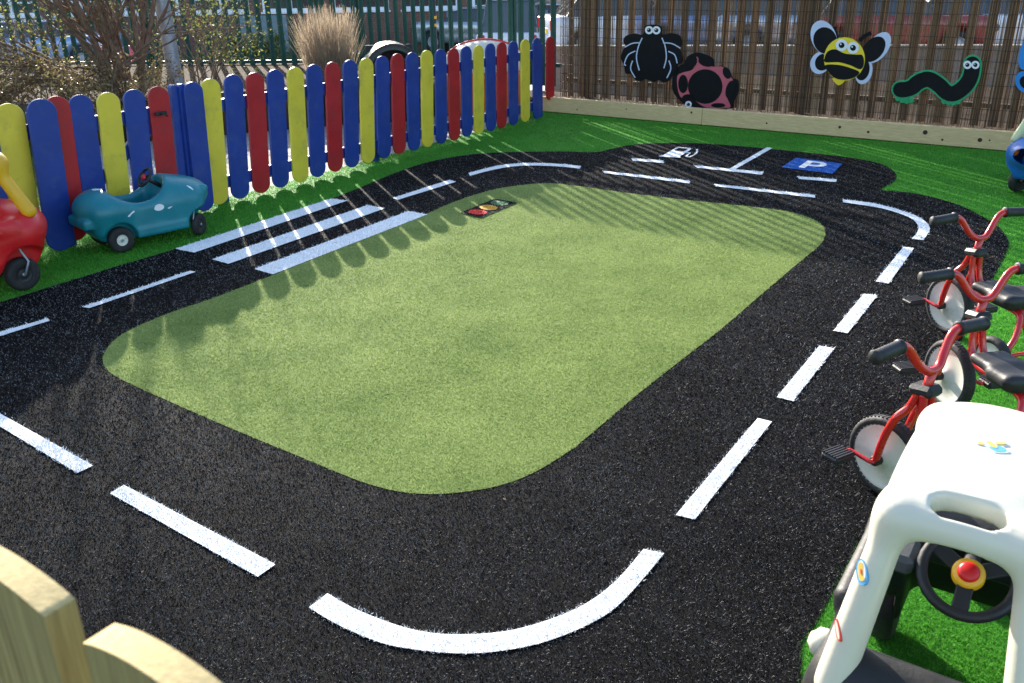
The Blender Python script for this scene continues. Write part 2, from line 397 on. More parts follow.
iw = gp(327.7,595.6, 354.3,610.7, 395.4,627, 432.3,635.4, 473.3,636.6, 514.3,632, 555.3,619.8, 588,604.6, 616.9,582, 643.5,551.3)
front_curve = cat_rom(ow, 5, False)+cat_rom(iw[::-1], 5, False)
oc = gp(843,200.7, 871,204, 894.6,209.6, 914.8,216.4, 926.6,223.8, 929.4,231, 923.2,241.3)
ic = gp(911.4,240, 918,232, 916.5,224.5, 908,218, 887.8,211, 867.6,206.9, 843,203.4)
far_curve = cat_rom(oc, 5, False)+cat_rom(ic, 5, False)
bc = cat_rom(gp(468.5,174, 482,170.3, 497.8,166.6, 514,164.6, 530,163.8, 556,164.6, 581,166.9), 4, False)+cat_rom(gp(580,169.5, 556,167.2, 530,166.4, 514,167.3, 499,169.5, 483,173.2, 470,176.8), 4, False)
marks = [
 gp(675.6,517.1, 694.7,521.5, 771.7,423.4, 757.6,419.9), gp(776.7,398.9, 792.9,402.9, 834,350, 819.2,347.3), gp(833.3,332.2, 847.4,334.9, 877.1,296.8, 863.6,295.2),
 gp(875.4,282.7, 888.5,285, 913.8,249.4, 903.3,248), gp(175.6,250, 194.4,253.8, 347.5,201.6, 331.3,199.7), gp(212.2,260.6, 228.8,265, 385,209.4, 367.2,206.3),
 gp(254.4,270.3, 273.1,275.6, 427.2,215.6, 408.4,212.2), gp(110.6,495.3, 124.3,487, 275.6,566.6, 258.2,579), gp(0,414.9, 93.2,467.5, 77.9,475, 0,428),
 gp(83.2,308.3, 89.7,309.5, 196,273.1, 190.2,272), gp(392.8,199, 398,200.8, 456.3,182.7, 449,181), gp(-30,342, -30,347, 50.5,322, 48,319.8),
 gp(602,171.6, 604.5,174, 689.4,184.3, 690,181.8), gp(713.6,184.9, 716,187.3, 815,198.8, 814.5,196), gp(631,159.2, 633,161.6, 664,163.8, 663,161.3),
 gp(797,177.3, 799,180, 836,183, 836.5,180.3), gp(693.8,166.2, 697,168.6, 762,175.6, 763.4,173), gp(729.5,169.6, 735,170.2, 772.4,148.9, 767,148.2), front_curve, far_curve, bc]
mark_desc = ['dash of the lane line'] * len(marks)

def inside(P, poly):
    poly = np.asarray(poly); x, y = P[:, 0], P[:, 1]; r = np.zeros(len(P), bool)
    m = (x >= poly[:, 0].min()) & (x <= poly[:, 0].max()) & (y >= poly[:, 1].min()) & (y <= poly[:, 1].max())
    if not m.any(): return r
    xs, ys = x[m], y[m]; c = np.zeros(m.sum(), bool); q = np.roll(poly, -1, 0)
    for (x1, y1), (x2, y2) in zip(poly, q):
        if y1 == y2: continue
        k = ((y1 > ys) != (y2 > ys)) & (xs < (x2-x1)*(ys-y1)/(y2-y1)+x1); c ^= k
    r[m] = c; return r

def pile(P, z, hgt, wid, lean=.6):
    "a blade (triangle) on every point"
    n = len(P); d = np.hypot(P[:, 0], P[:, 1]); sc = np.clip(d/2.6, .8, 2.1)
    a = rng.uniform(0, 2*PI, n); w = wid*sc*rng.uniform(.7, 1.3, n); hh = hgt*rng.uniform(.6, 1.25, n)*np.clip(sc, 1, 1.35)
    la = rng.uniform(0, 2*PI, n); ll = hh*lean*rng.uniform(.1, 1.5, n)
    base = np.column_stack([P, np.full(n, z)]); du = np.column_stack([np.cos(a), np.sin(a), np.zeros(n)])*w[:, None]*.5
    tip = base+np.column_stack([np.cos(la)*ll, np.sin(la)*ll, hh])
    V = np.stack([base-du, base+du, tip], 1).reshape(-1, 3)
    r = np.repeat(rng.uniform(0, 1, n), 3)
    return V, r
# candidate points, density falling with distance from where one stands
def cand(x0, x1, y0, y1, rho0):
    n = int((x1-x0)*(y1-y0)*rho0); P = np.column_stack([rng.uniform(x0, x1, n), rng.uniform(y0, y1, n)])
    d = np.hypot(P[:, 0], P[:, 1]); k = rng.uniform(0, 1, n) < np.clip((2.3/np.maximum(d, .1))**2, 0, 1); return P[k]
RHO = 85000
PTS = np.concatenate([cand(-2.8, 2.6, 1.0, 3, RHO), cand(-3.8, 3.8, 3, 5, RHO), cand(-3.6, 4.6, 5, 7.5, RHO), cand(-2.2, 5.6, 7.5, 11.3, RHO)])
used = np.zeros(len(PTS), bool)
def take(poly):
    global used
    jit = rng.normal(0, .0050, PTS.shape)
    k = inside(PTS+jit, poly) & ~used; used |= k; return PTS[k]
def sheet(name, poly, z, material, pts, hgt=.011, wid=.0028, lean=.6, down=0.0):
    tr = tessellate_polygon([[Vector((p[0], p[1], 0)) for p in poly]])
    V = np.array([(p[0], p[1], z) for p in poly], float); F_ = np.array([tuple(t) for t in tr], np.int64)
    # face up
    a, b, c = V[F_[:, 0]], V[F_[:, 1]], V[F_[:, 2]]; nz = (b-a)[:, 0]*(c-a)[:, 1]-(b-a)[:, 1]*(c-a)[:, 0]
    F_[nz < 0] = F_[nz < 0][:, ::-1]
    r = np.full(len(V), .3)
    if pts is not None and len(pts):
        B, rb = pile(pts, z, hgt, wid, lean); n0 = len(V)
        V = np.concatenate([V, B]); F_ = np.concatenate([F_, np.arange(len(B)).reshape(-1, 3)+n0]); r = np.concatenate([r, rb])
    return link(name, np_mesh(name, V, F_, False, r), material)

# symbols ------------------------------------------------------------
def quad_map(c):
    "bilinear map of unit square to four ground corners: lower-left, lower-right, upper-right, upper-left"
    c = [Vector((p[0], p[1])) for p in c]
    return lambda u, v: tuple(c[0]*(1-u)*(1-v)+c[1]*u*(1-v)+c[2]*u*v+c[3]*(1-u)*v)
# parking sign
pq = gp(781.5,168.4, 832.3,174.8, 842.3,164.8, 795.8,159.0); pm = quad_map(pq)
park = [pm(*p) for p in ((0,0),(1,0),(1,1),(0,1))]
Pout = [(.30,.14),(.43,.14),(.43,.38),(.56,.38)]+[(.56+.19*math.sin(t), .62-.24*math.cos(t)) for t in np.linspace(.15, PI, 12)]+[(.30,.86)]
Pin = [(.43,.52),(.43,.72),(.55,.72)]+[(.55+.07*math.sin(t), .62+.10*math.cos(t)) for t in np.linspace(.3, PI-.3, 6)]+[(.55,.52)]
letter = [pm(*p) for p in Pout]; letter_in = [pm(*p) for p in Pin]
fq = gp(657,157.6, 690,159.6, 703,150.5, 674,147.8); fm = quad_map(fq)
pump_body = [fm(*p) for p in ((.05,.0),(.68,.0),(.68,.08),(.64,.10),(.64,.92),(.58,1),(.18,1),(.12,.92),(.12,.10),(.05,.08))]
pump_win = [fm(*p) for p in ((.22,.60),(.54,.60),(.54,.88),(.22,.88))]
hose_c = [(.66,.5),(.78,.5),(.80,.2),(.90,.12),(.97,.3),(.95,.62),(.88,.8),(.82,.95)]
def strip(pts, w):
    pts = cat_rom(pts, 4, False); L_, R_ = [], []
    for i, p in enumerate(pts):
        a = pts[max(i-1, 0)]; b = pts[min(i+1, len(pts)-1)]; t = (b-a)/max(1e-9, np.linalg.norm(b-a)); n_ = np.array([-t[1], t[0]])
        L_.append(p+n_*w/2); R_.append(p-n_*w/2)
    return L_+R_[::-1]
pump_hose = [fm(*p) for p in strip(hose_c, .055)]
tq = gp(459.5,214.6, 481.5,219.4, 517.5,204.2, 495.5,200.0); tm = quad_map(tq)
tl_panel = [tm(*p) for p in ell(.5,.5,.5,.5,0,4)]; tl_panel = [tm(*p) for p in ((.06,0),(.94,0),(1,.04),(1,.96),(.94,1),(.06,1),(0,.96),(0,.04))]
lamps = [[tm(*p) for p in ell(.5, v, .36, .125)] for v in (.19, .49, .80)]

# order matters: the topmost inlay takes its blades first
p_letter_in = take(letter_in); p_letter = take(letter); p_park = take(park)
p_win = take(pump_win); p_pump = take(pump_body); p_hose = take(pump_hose)
p_l = [take(l) for l in lamps]; p_tl = take(tl_panel)
p_marks = [take(m_) for m_ in marks]
p_island = take(island); p_road = take(road)
turf_poly = [tuple((leftend-fu*.1)[:2]), tuple((FB+fu*1.35)[:2]), tuple((corner+Vector((0,0,0)))[:2]), tuple((BB+bu*5)[:2]), (9, -1.5), (-8, -1.5)]
turf_poly = [tuple((leftend-fn*.15)[:2]), tuple((FB-fn*.17)[:2]), tuple((corner-fn*.03)[:2]), tuple((BB+bu*5)[:2]), (9, -1.5), (-8, -1.5)]
p_green = take(turf_poly)

tag(sheet('artificial_grass', turf_poly, 0, M['turf_green'], p_green, .009, .0023, .9), kind='structure')
tag(sheet('play_road', road, .004, M['turf_black'], p_road, .0048, .0021, 1.3), kind='structure')
tag(sheet('grass_island', island, .006, M['turf_island'], p_island, .0055, .0020, 1.1), kind='structure')
for i, (m_, p_) in enumerate(zip(marks, p_marks)):
    tag(sheet('road_marking', m_, .0085, M['turf_white'], p_[:int(len(p_)*.8)], .0065, .0028, 1.1), kind='structure')
pk = tag(sheet('parking_symbol', park, .010, M['turf_blue'], p_park, .007), 'blue square with a white letter P laid in the black play road', 'ground symbol')
def lift(name, polys_holes, z, m_, par, pts=None):
    o = sheet(name, polys_holes, z, m_, pts, .005); o.parent = par; return o
# the letter: outline with counter bridged in as a narrow keyhole
keyP = Pout[:4]+Pout[4:-1]+[Pout[-1]]
letter_poly = [pm(*p) for p in [(.30,.14),(.43,.14),(.43,.38),(.56,.38)]+[(.56+.19*math.sin(t), .62-.24*math.cos(t)) for t in np.linspace(.15, PI, 12)]+[(.3005,.86),(.4305,.7205)]+[(.55,.72)]+[(.55+.07*math.sin(t), .62+.10*math.cos(t)) for t in np.linspace(.3, PI-.3, 6)]+[(.55,.52),(.43,.52),(.43,.72),(.30,.859)]]
lift('letter', letter_poly, .015, M['turf_white'], pk)
fp = tag(sheet('fuel_pump_symbol', pump_body, .012, M['turf_white'], p_pump, .006), 'white petrol pump pictogram laid in the black play road', 'ground symbol')
lift('pump_window', pump_win, .017, M['turf_black'], fp); lift('hose', pump_hose, .0125, M['turf_white'], fp, p_hose)
tl = tag(sheet('traffic_light_symbol', tl_panel, .012, M['turf_black'], p_tl, .004), 'black traffic light pictogram with red, amber and green discs on the grass island', 'ground symbol')
for l, k, p_ in zip(lamps, ('turf_red', 'turf_amber', 'turf_dgreen'), p_l): lift('lamp_disc', l, .015, M[k], tl, p_)

nlf = 90; LP_ = np.column_stack([rng.uniform(-2.4, 3.0, nlf), rng.uniform(1.8, 9, nlf)]); LV = []; LF = []
for (x_, y_) in LP_:
    a_ = rng.uniform(0, 2*PI); l_ = rng.uniform(.004, .011); ux, uy = math.cos(a_)*l_, math.sin(a_)*l_; k_ = len(LV); zz = .014
    LV += [(x_-ux, y_-uy, zz), (x_+uy*.5, y_-ux*.5, zz+.003), (x_+ux, y_+uy, zz+.002), (x_-uy*.5, y_+ux*.5, zz+.004)]; LF.append((k_, k_+1, k_+2, k_+3))
lo_ = link('leaf_litter', np_mesh('leaf_litter', np.array(LV), np.array(LF)), mat('dead leaf', (.06, .035, .02), .8, .4, 9)); tag(lo_, 'tiny dead leaf fragments scattered over the turf', 'leaf litter', kind='stuff')
# ------------------------------------------------------------------ levels outside
def slab(name, poly, z1, z0, m_, kind='structure'):
    b = MB(); b.prism(poly, (0, 0, 0), (1, 0, 0), (0, 1, 0), z0, z1); return tag(b.build(name, m_), kind=kind)
big = [(-260, -60), (260, -60), (260, 420), (-260, 420)]
slab('ground', big, -1.0, -1.6, M['verge'])
slab('platform', [(p[0], p[1]) for p in turf_poly], -.004, -1.0, M['soil'])
WA = Vector((-8.2, 7.65, 0)); WB = Vector((-.9, 10.95, 0)); wu = (WB-WA).normalized(); wn = Vector((-wu.y, wu.x, 0))
e = .02
# paving behind the coloured fence
pa = tuple((FA-fu*1.0)[:2]); split = WA+wu*4.0
slab('block_paving', [pa, tuple(FB[:2]), tuple(corner[:2]), (corner.x-.3, corner.y+.9), tuple(WB[:2]), tuple(split[:2])], -.012, -1.0, M['paver'])
lawn_poly = [tuple(leftend[:2]), pa, tuple(split[:2]), tuple(WA[:2]), (-10.5, 5.5)]
lawn = slab('lawn', lawn_poly, -.010, -1.0, M['verge'])
# palisade lines
PC = BA - bn*.42                       # reed fence line through here
PL = PC - bu*3.75                      # corner where it turns
PLL = PL + Vector((-8.0, .75, 0))
PR = PC + bu*8.5
bedpoly = [tuple(WA[:2]), tuple(WB[:2]), (corner.x-.3, corner.y+.9), tuple((PL-bn*.2)[:2]), tuple((PLL+Vector((0, .3, 0)))[:2]), (-12, 9)]
slab('planting_bed', bedpoly, .36, -1.0, M['soil'])
bb = BA-bn*.06; 
slab('fence_bed', [tuple((BA-bu*.7-bn*.02)[:2]), tuple((BB+bu*5-bn*.02)[:2]), tuple((BB+bu*5-bn*.8)[:2]), tuple((BA-bu*.7-bn*.8)[:2])], .13, -1.0, M['soil'])
slab('litter_strip', [tuple((PC-bu*.3-bn*.3)[:2]), tuple((PR-bn*.3)[:2]), tuple((PR-bn*6.5)[:2]), tuple((PC-bu*.3-bn*6.5)[:2])], -.25, -1.0, M['litter'])
# pale pavement and road outside
slab('pavement', [(-60, 14.8), (70, 14.8), (70, 25.5), (-60, 25.5)], -.88, -1.0, M['conc'])
slab('car_park', [(-2, 25.52), (90, 25.52), (90, 120), (-2, 120)], -.985, -1.1, M['asph'])
slab('raised_car_park', [(2.5, 19.4), (90, 19.4), (90, 110), (2.5, 110)], -.5, -1.05, M['asph'])
slab('building_verge', [(-60, 25.52), (-2.1, 25.52), (-2.1, 29), (-60, 29)], -.9, -1.0, M['verge'])

# lawn blades: nobody could count them
n = 26000; P = np.column_stack([rng.uniform(-8.4, -3.0, n), rng.uniform(3.2, 9.6, n)]); P = P[inside(P, lawn_poly)]
B_, r_ = pile(P, -.01, .06, .006, .8); o = link('lawn_grass', np_mesh('lawn_grass', B_, np.arange(len(B_)).reshape(-1, 3), False, r_), M['grass'])
tag(o, 'short rough grass behind the coloured fence', 'grass', kind='stuff')

# ------------------------------------------------------------------ coloured fence
FP = Vector((FA.x, FA.y, 0))
def fplane(px, py, off=0): return OP(px, py, FP+fn*off, fn)
def paling_mesh(b, base, top, w, th=.02, off=0):
    "board with both ends rounded, standing from base to top in the fence plane"
    base = Vector(base); top = Vector(top); W = (top-base); L_ = W.length; W.normalize()
    U = (fu - W*fu.dot(W)).normalized(); r = w/2; ry = r*.86
    poly = [(r*math.cos(a), ry+ry*math.sin(a)) for a in np.linspace(-PI, 0, 11)]+[(r*math.cos(a), L_-ry+ry*math.sin(a)) for a in np.linspace(0, PI, 15)]
    n_ = U.cross(W); s_ = 1 if n_.dot(fn) > 0 else -1
    poly2 = [(a*.965, L_/2+(q-L_/2)*(1-.003/L_*2)) for a, q in poly]
    t0, t1 = sorted((off*s_, (off+th)*s_))
    # chamfered: main prism and slightly smaller faces
    nn = U.cross(W).normalized(); c = .0035; N_ = len(poly); vs = []
    for tt, pl in ((t0, poly2), (t0+c, poly), (t1-c, poly), (t1, poly2)):
        vs += [base+U*a+W*q+nn*tt for a, q in pl]
    fs = [tuple(range(N_))[::-1], tuple(range(3*N_, 4*N_))]
    for k in range(3): fs += [(k*N_+i, k*N_+(i+1) % N_, (k+1)*N_+(i+1) % N_, (k+1)*N_+i) for i in range(N_)]
    b.add(vs, fs)
pal = [(210.8,78.7,221,205.7,'yellow'),(234,74.5,242.2,199.6,'blue'),(255.5,72.4,263.2,193.5,'red'),(276.1,69.4,282.4,187.6,'blue'),(296,67,302.3,182.5,'yellow'),(315.2,64.2,319.4,177.1,'blue'),(333.6,61.9,336.9,171.7,'red'),
(351.1,59.7,353.5,167.5,'blue'),(367.3,57.9,369.4,163,'yellow'),(383.2,55.8,385.6,158.3,'blue'),(398.5,53.4,400.8,154.1,'red'),(413.2,52.2,415.6,150.6,'blue'),(428,50.1,428.9,147.1,'yellow'),(441.7,48.9,442.7,143.6,'blue'),
(454.6,48.1,456,140.5,'red'),(467.3,46,468.5,136.8,'blue'),(479.6,45,480.2,134,'yellow'),(491.5,43.2,492.5,131.3,'blue'),(503,41.9,503,128.6,'red'),(514.4,40.7,515,126.2,'blue'),(526.3,39.1,526.7,122.7,'yellow'),(538,37.8,538.6,120.3,'blue'),(551.5,36.4,551.4,100,'red')]
def fence_run(root, items, w=.176, off=-.012):
    ends = []
    for (tx, ty, bx, by, c) in items:
        back = -.16 if tx > 545 else 0
        t = fplane(tx-1.2, ty, back); q = fplane(bx-1.2, by, back); q.z = max(q.z, .012)
        b = MB(); paling_mesh(b, q, t, w, .02, off); b.build('paling', M[c], root); ends.append((q, t))
    return ends
def rails(root, a, c, ext0=.06, ext1=.06, zs=(.165, .79), name='rail'):
    (q0, t0), (q1, t1) = a, c
    for fr in zs:
        p = q0.lerp(t0, fr)-fu*ext0; r = q1.lerp(t1, fr)+fu*ext1; p.z = r.z = (p.z+r.z)/2
        b = MB(); d = (r-p); R_ = Matrix((fu, -fn, Vector((0, 0, 1)))).transposed()
        b.box((p+r)/2-fn*.036, (d.length/2, .022, .045), R_, .004); b.build(name, M['blue'], root)
f1 = empty('picket_fence', (0,0,0), 0, 'long picket fence of rounded blue, yellow and red palings from gate to reed fence', 'fence')
en = fence_run(f1, pal)
rails(f1, en[0], en[-2], .22, .12)
for px_, py_ in ((226, 203), (377, 160), (541, 119)):
    p = fplane(px_, py_, -.06); p.z = 0; b = MB(); b.box(p-fn*.03+Vector((0,0,.40)), (.035,.035,.42), Matrix((fu,-fn,Vector((0,0,1)))).transposed(), .004); b.build('post', M['blue'], f1)
g1 = empty('picket_gate', (0,0,0), 0, 'closed picket gate of five red, blue and yellow palings behind the teal ride-on car', 'gate')
gate = [(57,96,77.6,240.5,'red'),(80.5,94.6,101.5,233,'blue'),(108.3,92.3,124.5,228,'yellow'),(134.4,89.3,149,222,'blue'),(158.5,86.2,172.8,216.5,'red')]
en = fence_run(g1, gate, .165); rails(g1, en[0], en[-1], .05, .05)
p = en[0][0].lerp(en[0][1], .2); r = en[-1][0].lerp(en[-1][1], .76); d = r-p; W = d.normalized(); R_ = Matrix((W, -fn, W.cross(-fn))).transposed()
b = MB(); b.box((p+r)/2-fn*.034, (d.length/2, .018, .04), R_, .003); b.build('brace', M['blue'], g1)
b = MB(); l = fplane(161, 113.4, .034); b.box(l, (.045,.008,.012), Matrix((fu,-fn,Vector((0,0,1)))).transposed(), .003); b.tube([l+fn*.01-fu*.01, l+fn*.03-fu*.01, l+fn*.03+fu*.03-Vector((0,0,.02))], .005, 8); b.build('latch', M['black_pl'], g1)
f2 = empty('picket_fence', (0,0,0), 0, 'short picket fence panel at the left edge behind the red toy coupe', 'fence')
en = fence_run(f2, [(-48,107,-20,282,'red'),(-20,105,6,272,'blue'),(8.8,103.4,35,262,'yellow')]); rails(f2, en[0], en[-1], .2, .2)
en2 = fence_run(f2, [(34.5,98,57,249,'blue')], .185, .06)
p = fplane(66, 246, -.03); p.z = 0; b = MB(); b.box(p+Vector((0,0,.43)), (.05,.05,.43), Matrix((fu,-fn,Vector((0,0,1)))).transposed(), .005); b.build('post', M['blue'], f2)
# post cluster between gate and fence
gpst = empty('gate_post', (0,0,0), 0, 'stack of blue boards forming the hinge post between the gate and the long fence', 'post')
for (a1_, a2_, a3_, a4_, off, w) in ((187,81.5,200.7,211,.035,.16),(179,83.6,193,213,-.01,.06),(172.6,84.6,186,214.5,-.03,.05)):
    q = fplane(a3_, a4_); t = fplane(a1_, a2_); q.z = max(q.z, .01); b = MB(); paling_mesh(b, q, t, w, .03 if off > 0 else .045, off); b.build('board', M['blue'], gpst)

# retaining wall of upright logs behind
rw = empty('log_wall', (0,0,0), 0, 'low dark retaining wall of upright logs holding the planting bed behind the coloured fence', 'wall')
b = MB(); s_ = 0
L_ = (WB-WA).length
while s_ < L_:
    w = rng.uniform(.07, .10); p = WA+wu*s_-wn*.05; hgt = .43+rng.uniform(-.012, .012)
    b.cr = rng.uniform(); b.tube([p+Vector((0,0,-.01)), p+Vector((0,0,hgt-.01)), p+Vector((0,0,hgt))], [w*.52, w*.52, w*.44], 8); s_ += w
b.build('logs', M['old_wood'], rw)
b = MB(); mid = (WA+WB)/2-wn*.02; b.box(mid+Vector((0,0,.40)), (L_/2, .02, .03), Matrix((wu, wn, Vector((0,0,1)))).transposed()); b.build('cap_rail', M['old_wood'], rw)

# ------------------------------------------------------------------ palisades
def palisade(root, A, B_, zb, zt, m_, sp=.16, w=.068, rail_z=(), posts=2.6, back=None):
    A = Vector(A); B_ = Vector(B_); d = B_-A; L_ = d.length; u = d.normalized(); n_ = Vector((-u.y, u.x, 0))
    if n_.y < 0: n_ = -n_
    Rm = Matrix((u, n_, Vector((0,0,1)))).transposed(); k = int(L_/sp)
    big_k = k
    for i in range(big_k):
        p = A+u*(i+.5)*sp; b = MB()
        # W-section pale
        prof = [(-w/2, 0), (-w/4, .012), (0, .002), (w/4, .012), (w/2, 0), (w/2, .004), (w/4, .017), (0, .007), (-w/4, .017), (-w/2, .004)]
        vs = [p-n_*q[1]+u*q[0]+Vector((0,0,z)) for z in (zb+.05, zt-.05) for q in prof]+[p-n_*q[1]+u*q[0]*.3+Vector((0,0,zt)) for q in prof]
        fs = []
        for l in range(2): fs += [(l*10+i_, l*10+(i_+1) % 10, (l+1)*10+(i_+1) % 10, (l+1)*10+i_) for i_ in range(10)]
        fs.append(tuple(range(20, 30))); b.add(vs, fs); b.build('pale', m_, root)
    for z in rail_z:
        b = MB(); b.box(A+d/2+n_*.026+Vector((0,0,z)), (L_/2, .02, .022), Rm); b.build('rail', m_, root)
    q = int(L_/posts)+1
    for i in range(q):
        b = MB(); p = A+u*min(L_-.1, (.3+i*posts))+n_*.07; b.box(p+Vector((0,0,(zb-1.0+zt-.1)/2)), (.05,.025,(zt-.1-zb+1.0)/2), Rm); b.build('post', m_, root)
pf = empty('palisade_fence', tuple(PL), 0, 'green steel palisade fence beyond the shrubs on the left', 'fence')
for ch in (): pass
def at_root(root, fn_):
    o0 = set(bpy.data.objects); fn_()
    bpy.context.view_layer.update()
    for o in set(bpy.data.objects)-o0:
        if o.parent == root: o.location = o.location-root.location
at_root(pf, lambda: palisade(pf, PL, PLL, .3, 1.55, M['green_metal'], .158, .080, (.40,)))
pf2 = empty('palisade_fence', tuple(PC), 0, 'tall green steel palisade fence between the dry grass clump and the reed fence', 'fence')
at_root(pf2, lambda: palisade(pf2, PL+bu*.05, PC-bu*.05, .2, 2.88, M['green_metal'], .158, .080, (.5, 2.2)))
pf3 = empty('palisade_fence', tuple(PC+bu*4), 0, 'tall dark palisade fence standing behind the reed screening', 'fence')
at_root(pf3, lambda: palisade(pf3, PC+bu*.03, PR, .1, 2.88, M['slat'], .162, .078, (.34, 2.2)))

# reed screening -----------------------------------------------------
def reed_screen():
    b = MB(); s_ = 0; L_ = 8.4; o = PC+bn*.10+bu*.02
    V = []; Fx = []; R = []
    bundle = 1.0
    xs = []
    s_ = 0
    while s_ < L_:
        dens = .5+.5*math.sin(s_*5.1)+.3*math.sin(s_*17)
        gap = rng.uniform(.0045, .009) if rng.uniform() < .60+.14*dens-.018*s_ else rng.uniform(.010, .026)
        s_ += gap; xs.append(s_)
    for s_ in xs:
        r = rng.uniform(.0028, .0048); p = o+bu*s_+bn*rng.uniform(-.008, .008); z1 = 1.95+rng.uniform(-.05, .05); z0 = .13+rng.uniform(0, .03)
        lx = rng.uniform(-.012, .012); k = len(V); mid_ = rng.uniform(-.006, .006); c = rng.uniform()
        for z, l in ((z0, 0), ((z0+z1)/2*.8, lx/2+mid_), (z1, lx)):
            for a in range(4):
                an = a*PI/2+.6; V.append(tuple(p+bu*(l+math.cos(an)*r)+bn*math.sin(an)*r+Vector((0,0,z)))); R.append(c)
        for l in range(2):
            for a in range(4): Fx.append((k+l*4+a, k+l*4+(a+1) % 4, k+(l+1)*4+(a+1) % 4, k+(l+1)*4+a))
    root = empty('reed_screen', tuple(o), 0, 'brown reed screening tied along the inside of the tall fence, carrying the painted creatures', 'screen')
    me = np_mesh('reeds', np.array(V)-np.array(o), np.array(Fx), True, R); link('reeds', me, M['reed'], root)
    b = MB()
    for z in np.arange(.22, 1.92, .105):
        pts = [bu*s_+bn*(.011+.003*math.sin(s_*40))+Vector((0,0,z+.006*math.sin(s_*3+z*9))) for s_ in np.arange(0, L_, .25)]
        b.tube(pts, .0022, 4)
    b.build('tie_wires', M['wire'], root)
    # rails in the lower part
    return root
reed_screen()

# timber edge --------------------------------------------------------
bd = empty('timber_edging', tuple(BA), math.atan2(bu.y, bu.x), 'long pale treated timber board edging the turf in front of the reed fence', 'edging')
x0 = -.02
segs = [(-.10, 2.02), (2.024, 9.5)]
for a, c in segs:
    b = MB(); b.box(((a+c)/2, .026, .092), ((c-a)/2, .024, .086), None, .006); b.build('board', M['pine'], bd)
b = MB(); b.box((4.7, .085, .158), (4.75, .033, .012), None, .003); b.build('ledge', M['pine'], bd)
b = MB()
for kx, kz, r in ((.45,.06,.009),(1.9,.13,.012),(2.75,.08,.010),(3.5,.10,.014),(3.78,.075,.013),(4.3,.115,.022),(4.46,.06,.011),(4.78,.085,.020),(4.86,.09,.008),(5.28,.095,.008),(5.36,.10,.009),(1.1,.11,.008)):
    b.lathe([(0,0),(r*.8,0),(r,.0022)], (kx, -.0003, kz+.0), (0,1,0), 10, False)
    b.lathe([(0,-.0006),(r,-.0006),(r,.002)], (kx, .0020-.0006, kz), (0,1,0), 10, False)
b.build('knots', M['knot'], bd)
# plates behind
# ------------------------------------------------------------------ painted creatures on the reeds
CP = PC+bn*.135
def creature(name, label, cat, zoom, layers, group='painted wooden creatures on the reed fence'):
    zx, zy, zs = zoom
    pts0 = layers[0][2]; cx = sum(p[0] for p in pts0)/len(pts0); cy = sum(p[1] for p in pts0)/len(pts0)
    c = OP(zx+cx/zs, zy+cy/zs, CP, bn); ang = math.atan2(bu.y, bu.x)
    root = empty(name, tuple(c), ang, label, cat, group)
    for (pn, m_, poly, t0, t1) in layers:
        pl = []
        for (x, y) in poly:
            q = OP(zx+x/zs, zy+y/zs, CP, bn)-c; pl.append((q.dot(bu), q.z))
        b = MB(); b.prism(pl, (0,0,0), (1,0,0), (0,0,1), t0, t1); b.build(pn, M[m_], root)
    return root
def sm(pts, n=4): return [tuple(p) for p in cat_rom(pts, n)]
def ln(pts, w): return [tuple(p) for p in strip(pts, w)]
T = .012
def eyes(lst, r, t=T, pr=.5, look=(0, 0)):
    o = []
    for x, y in lst:
        o.append(('eye', 'white_p', ell(x, y, r, r), t, t+.003)); o.append(('pupil', 'black_p', ell(x+look[0], y+look[1], r*pr, r*pr, 0, 18), t+.003, t+.005)); o.append(('glint', 'white_p', ell(x+look[0]-r*.15, y+look[1]-r*.18, r*.14, r*.14, 0, 10), t+.005, t+.006))
    return o
sil = sm([(600,150),(643,140),(690,150),(698,195),(750,188),(800,205),(810,255),(797,275),(816,325),(808,358),(787,372),(790,410),(757,432),(735,460),(702,468),(680,455),(650,466),(600,450),(575,462),(540,450),(520,420),(490,418),(480,370),(463,330),(475,285),(490,262),(476,235),(490,205),(540,190),(587,196)])
creature('spider_plaque', 'black wooden spider plaque with round white eyes, leftmost on the reed fence', 'plaque', (540,0,5.694),
    [('board','black_p',sil,0,T)]+[('leg_line','lb_p',ln(p,6),T,T+.002) for p in ([(585,215),(563,265),(552,330),(568,400)],[(697,215),(716,265),(722,330),(708,388)],[(575,243),(530,246),(486,268)],[(546,290),(505,312),(484,360),(492,372)],[(530,345),(519,392),(545,442)],[(703,243),(755,248),(802,274)],[(733,292),(770,312),(784,360)],[(737,345),(748,390),(725,444)])]
    +eyes([(624,171),(666,172)],23))
sil = sm([(620,206),(655,215),(684,232),(690,262),(718,258),(750,285),(760,308),(781,316),(782,360),(765,400),(760,426),(700,426),(640,424),(600,420),(562,402),(528,365),(523,310),(545,262),(575,248),(582,222)])
creature('ladybird_plaque', 'pink and black spotted wooden ladybird plaque standing on the timber ledge', 'plaque', (540,0,3.938),
    [('board','black_p',sil,0,T),('shell','pink_p',sm([(620,222),(640,250),(685,262),(720,262),(742,290),(762,318),(748,345),(738,380),(752,420),(720,424),(660,424),(625,405),(600,385),(560,385),(545,350),(543,300),(565,285),(600,275),(615,250)]),T,T+.003)]
    +[('spot','black_p',ell(*q),T+.003,T+.005) for q in ((653,340,68,68),(566,330,19,36),(738,287,15,24,-.4),(596,245,30,22,-.9),(655,245,30,16,.3),(752,352,18,36,.25),(704,414,28,9),(585,392,26,22))]+eyes([(587,410)],13,T+.005))
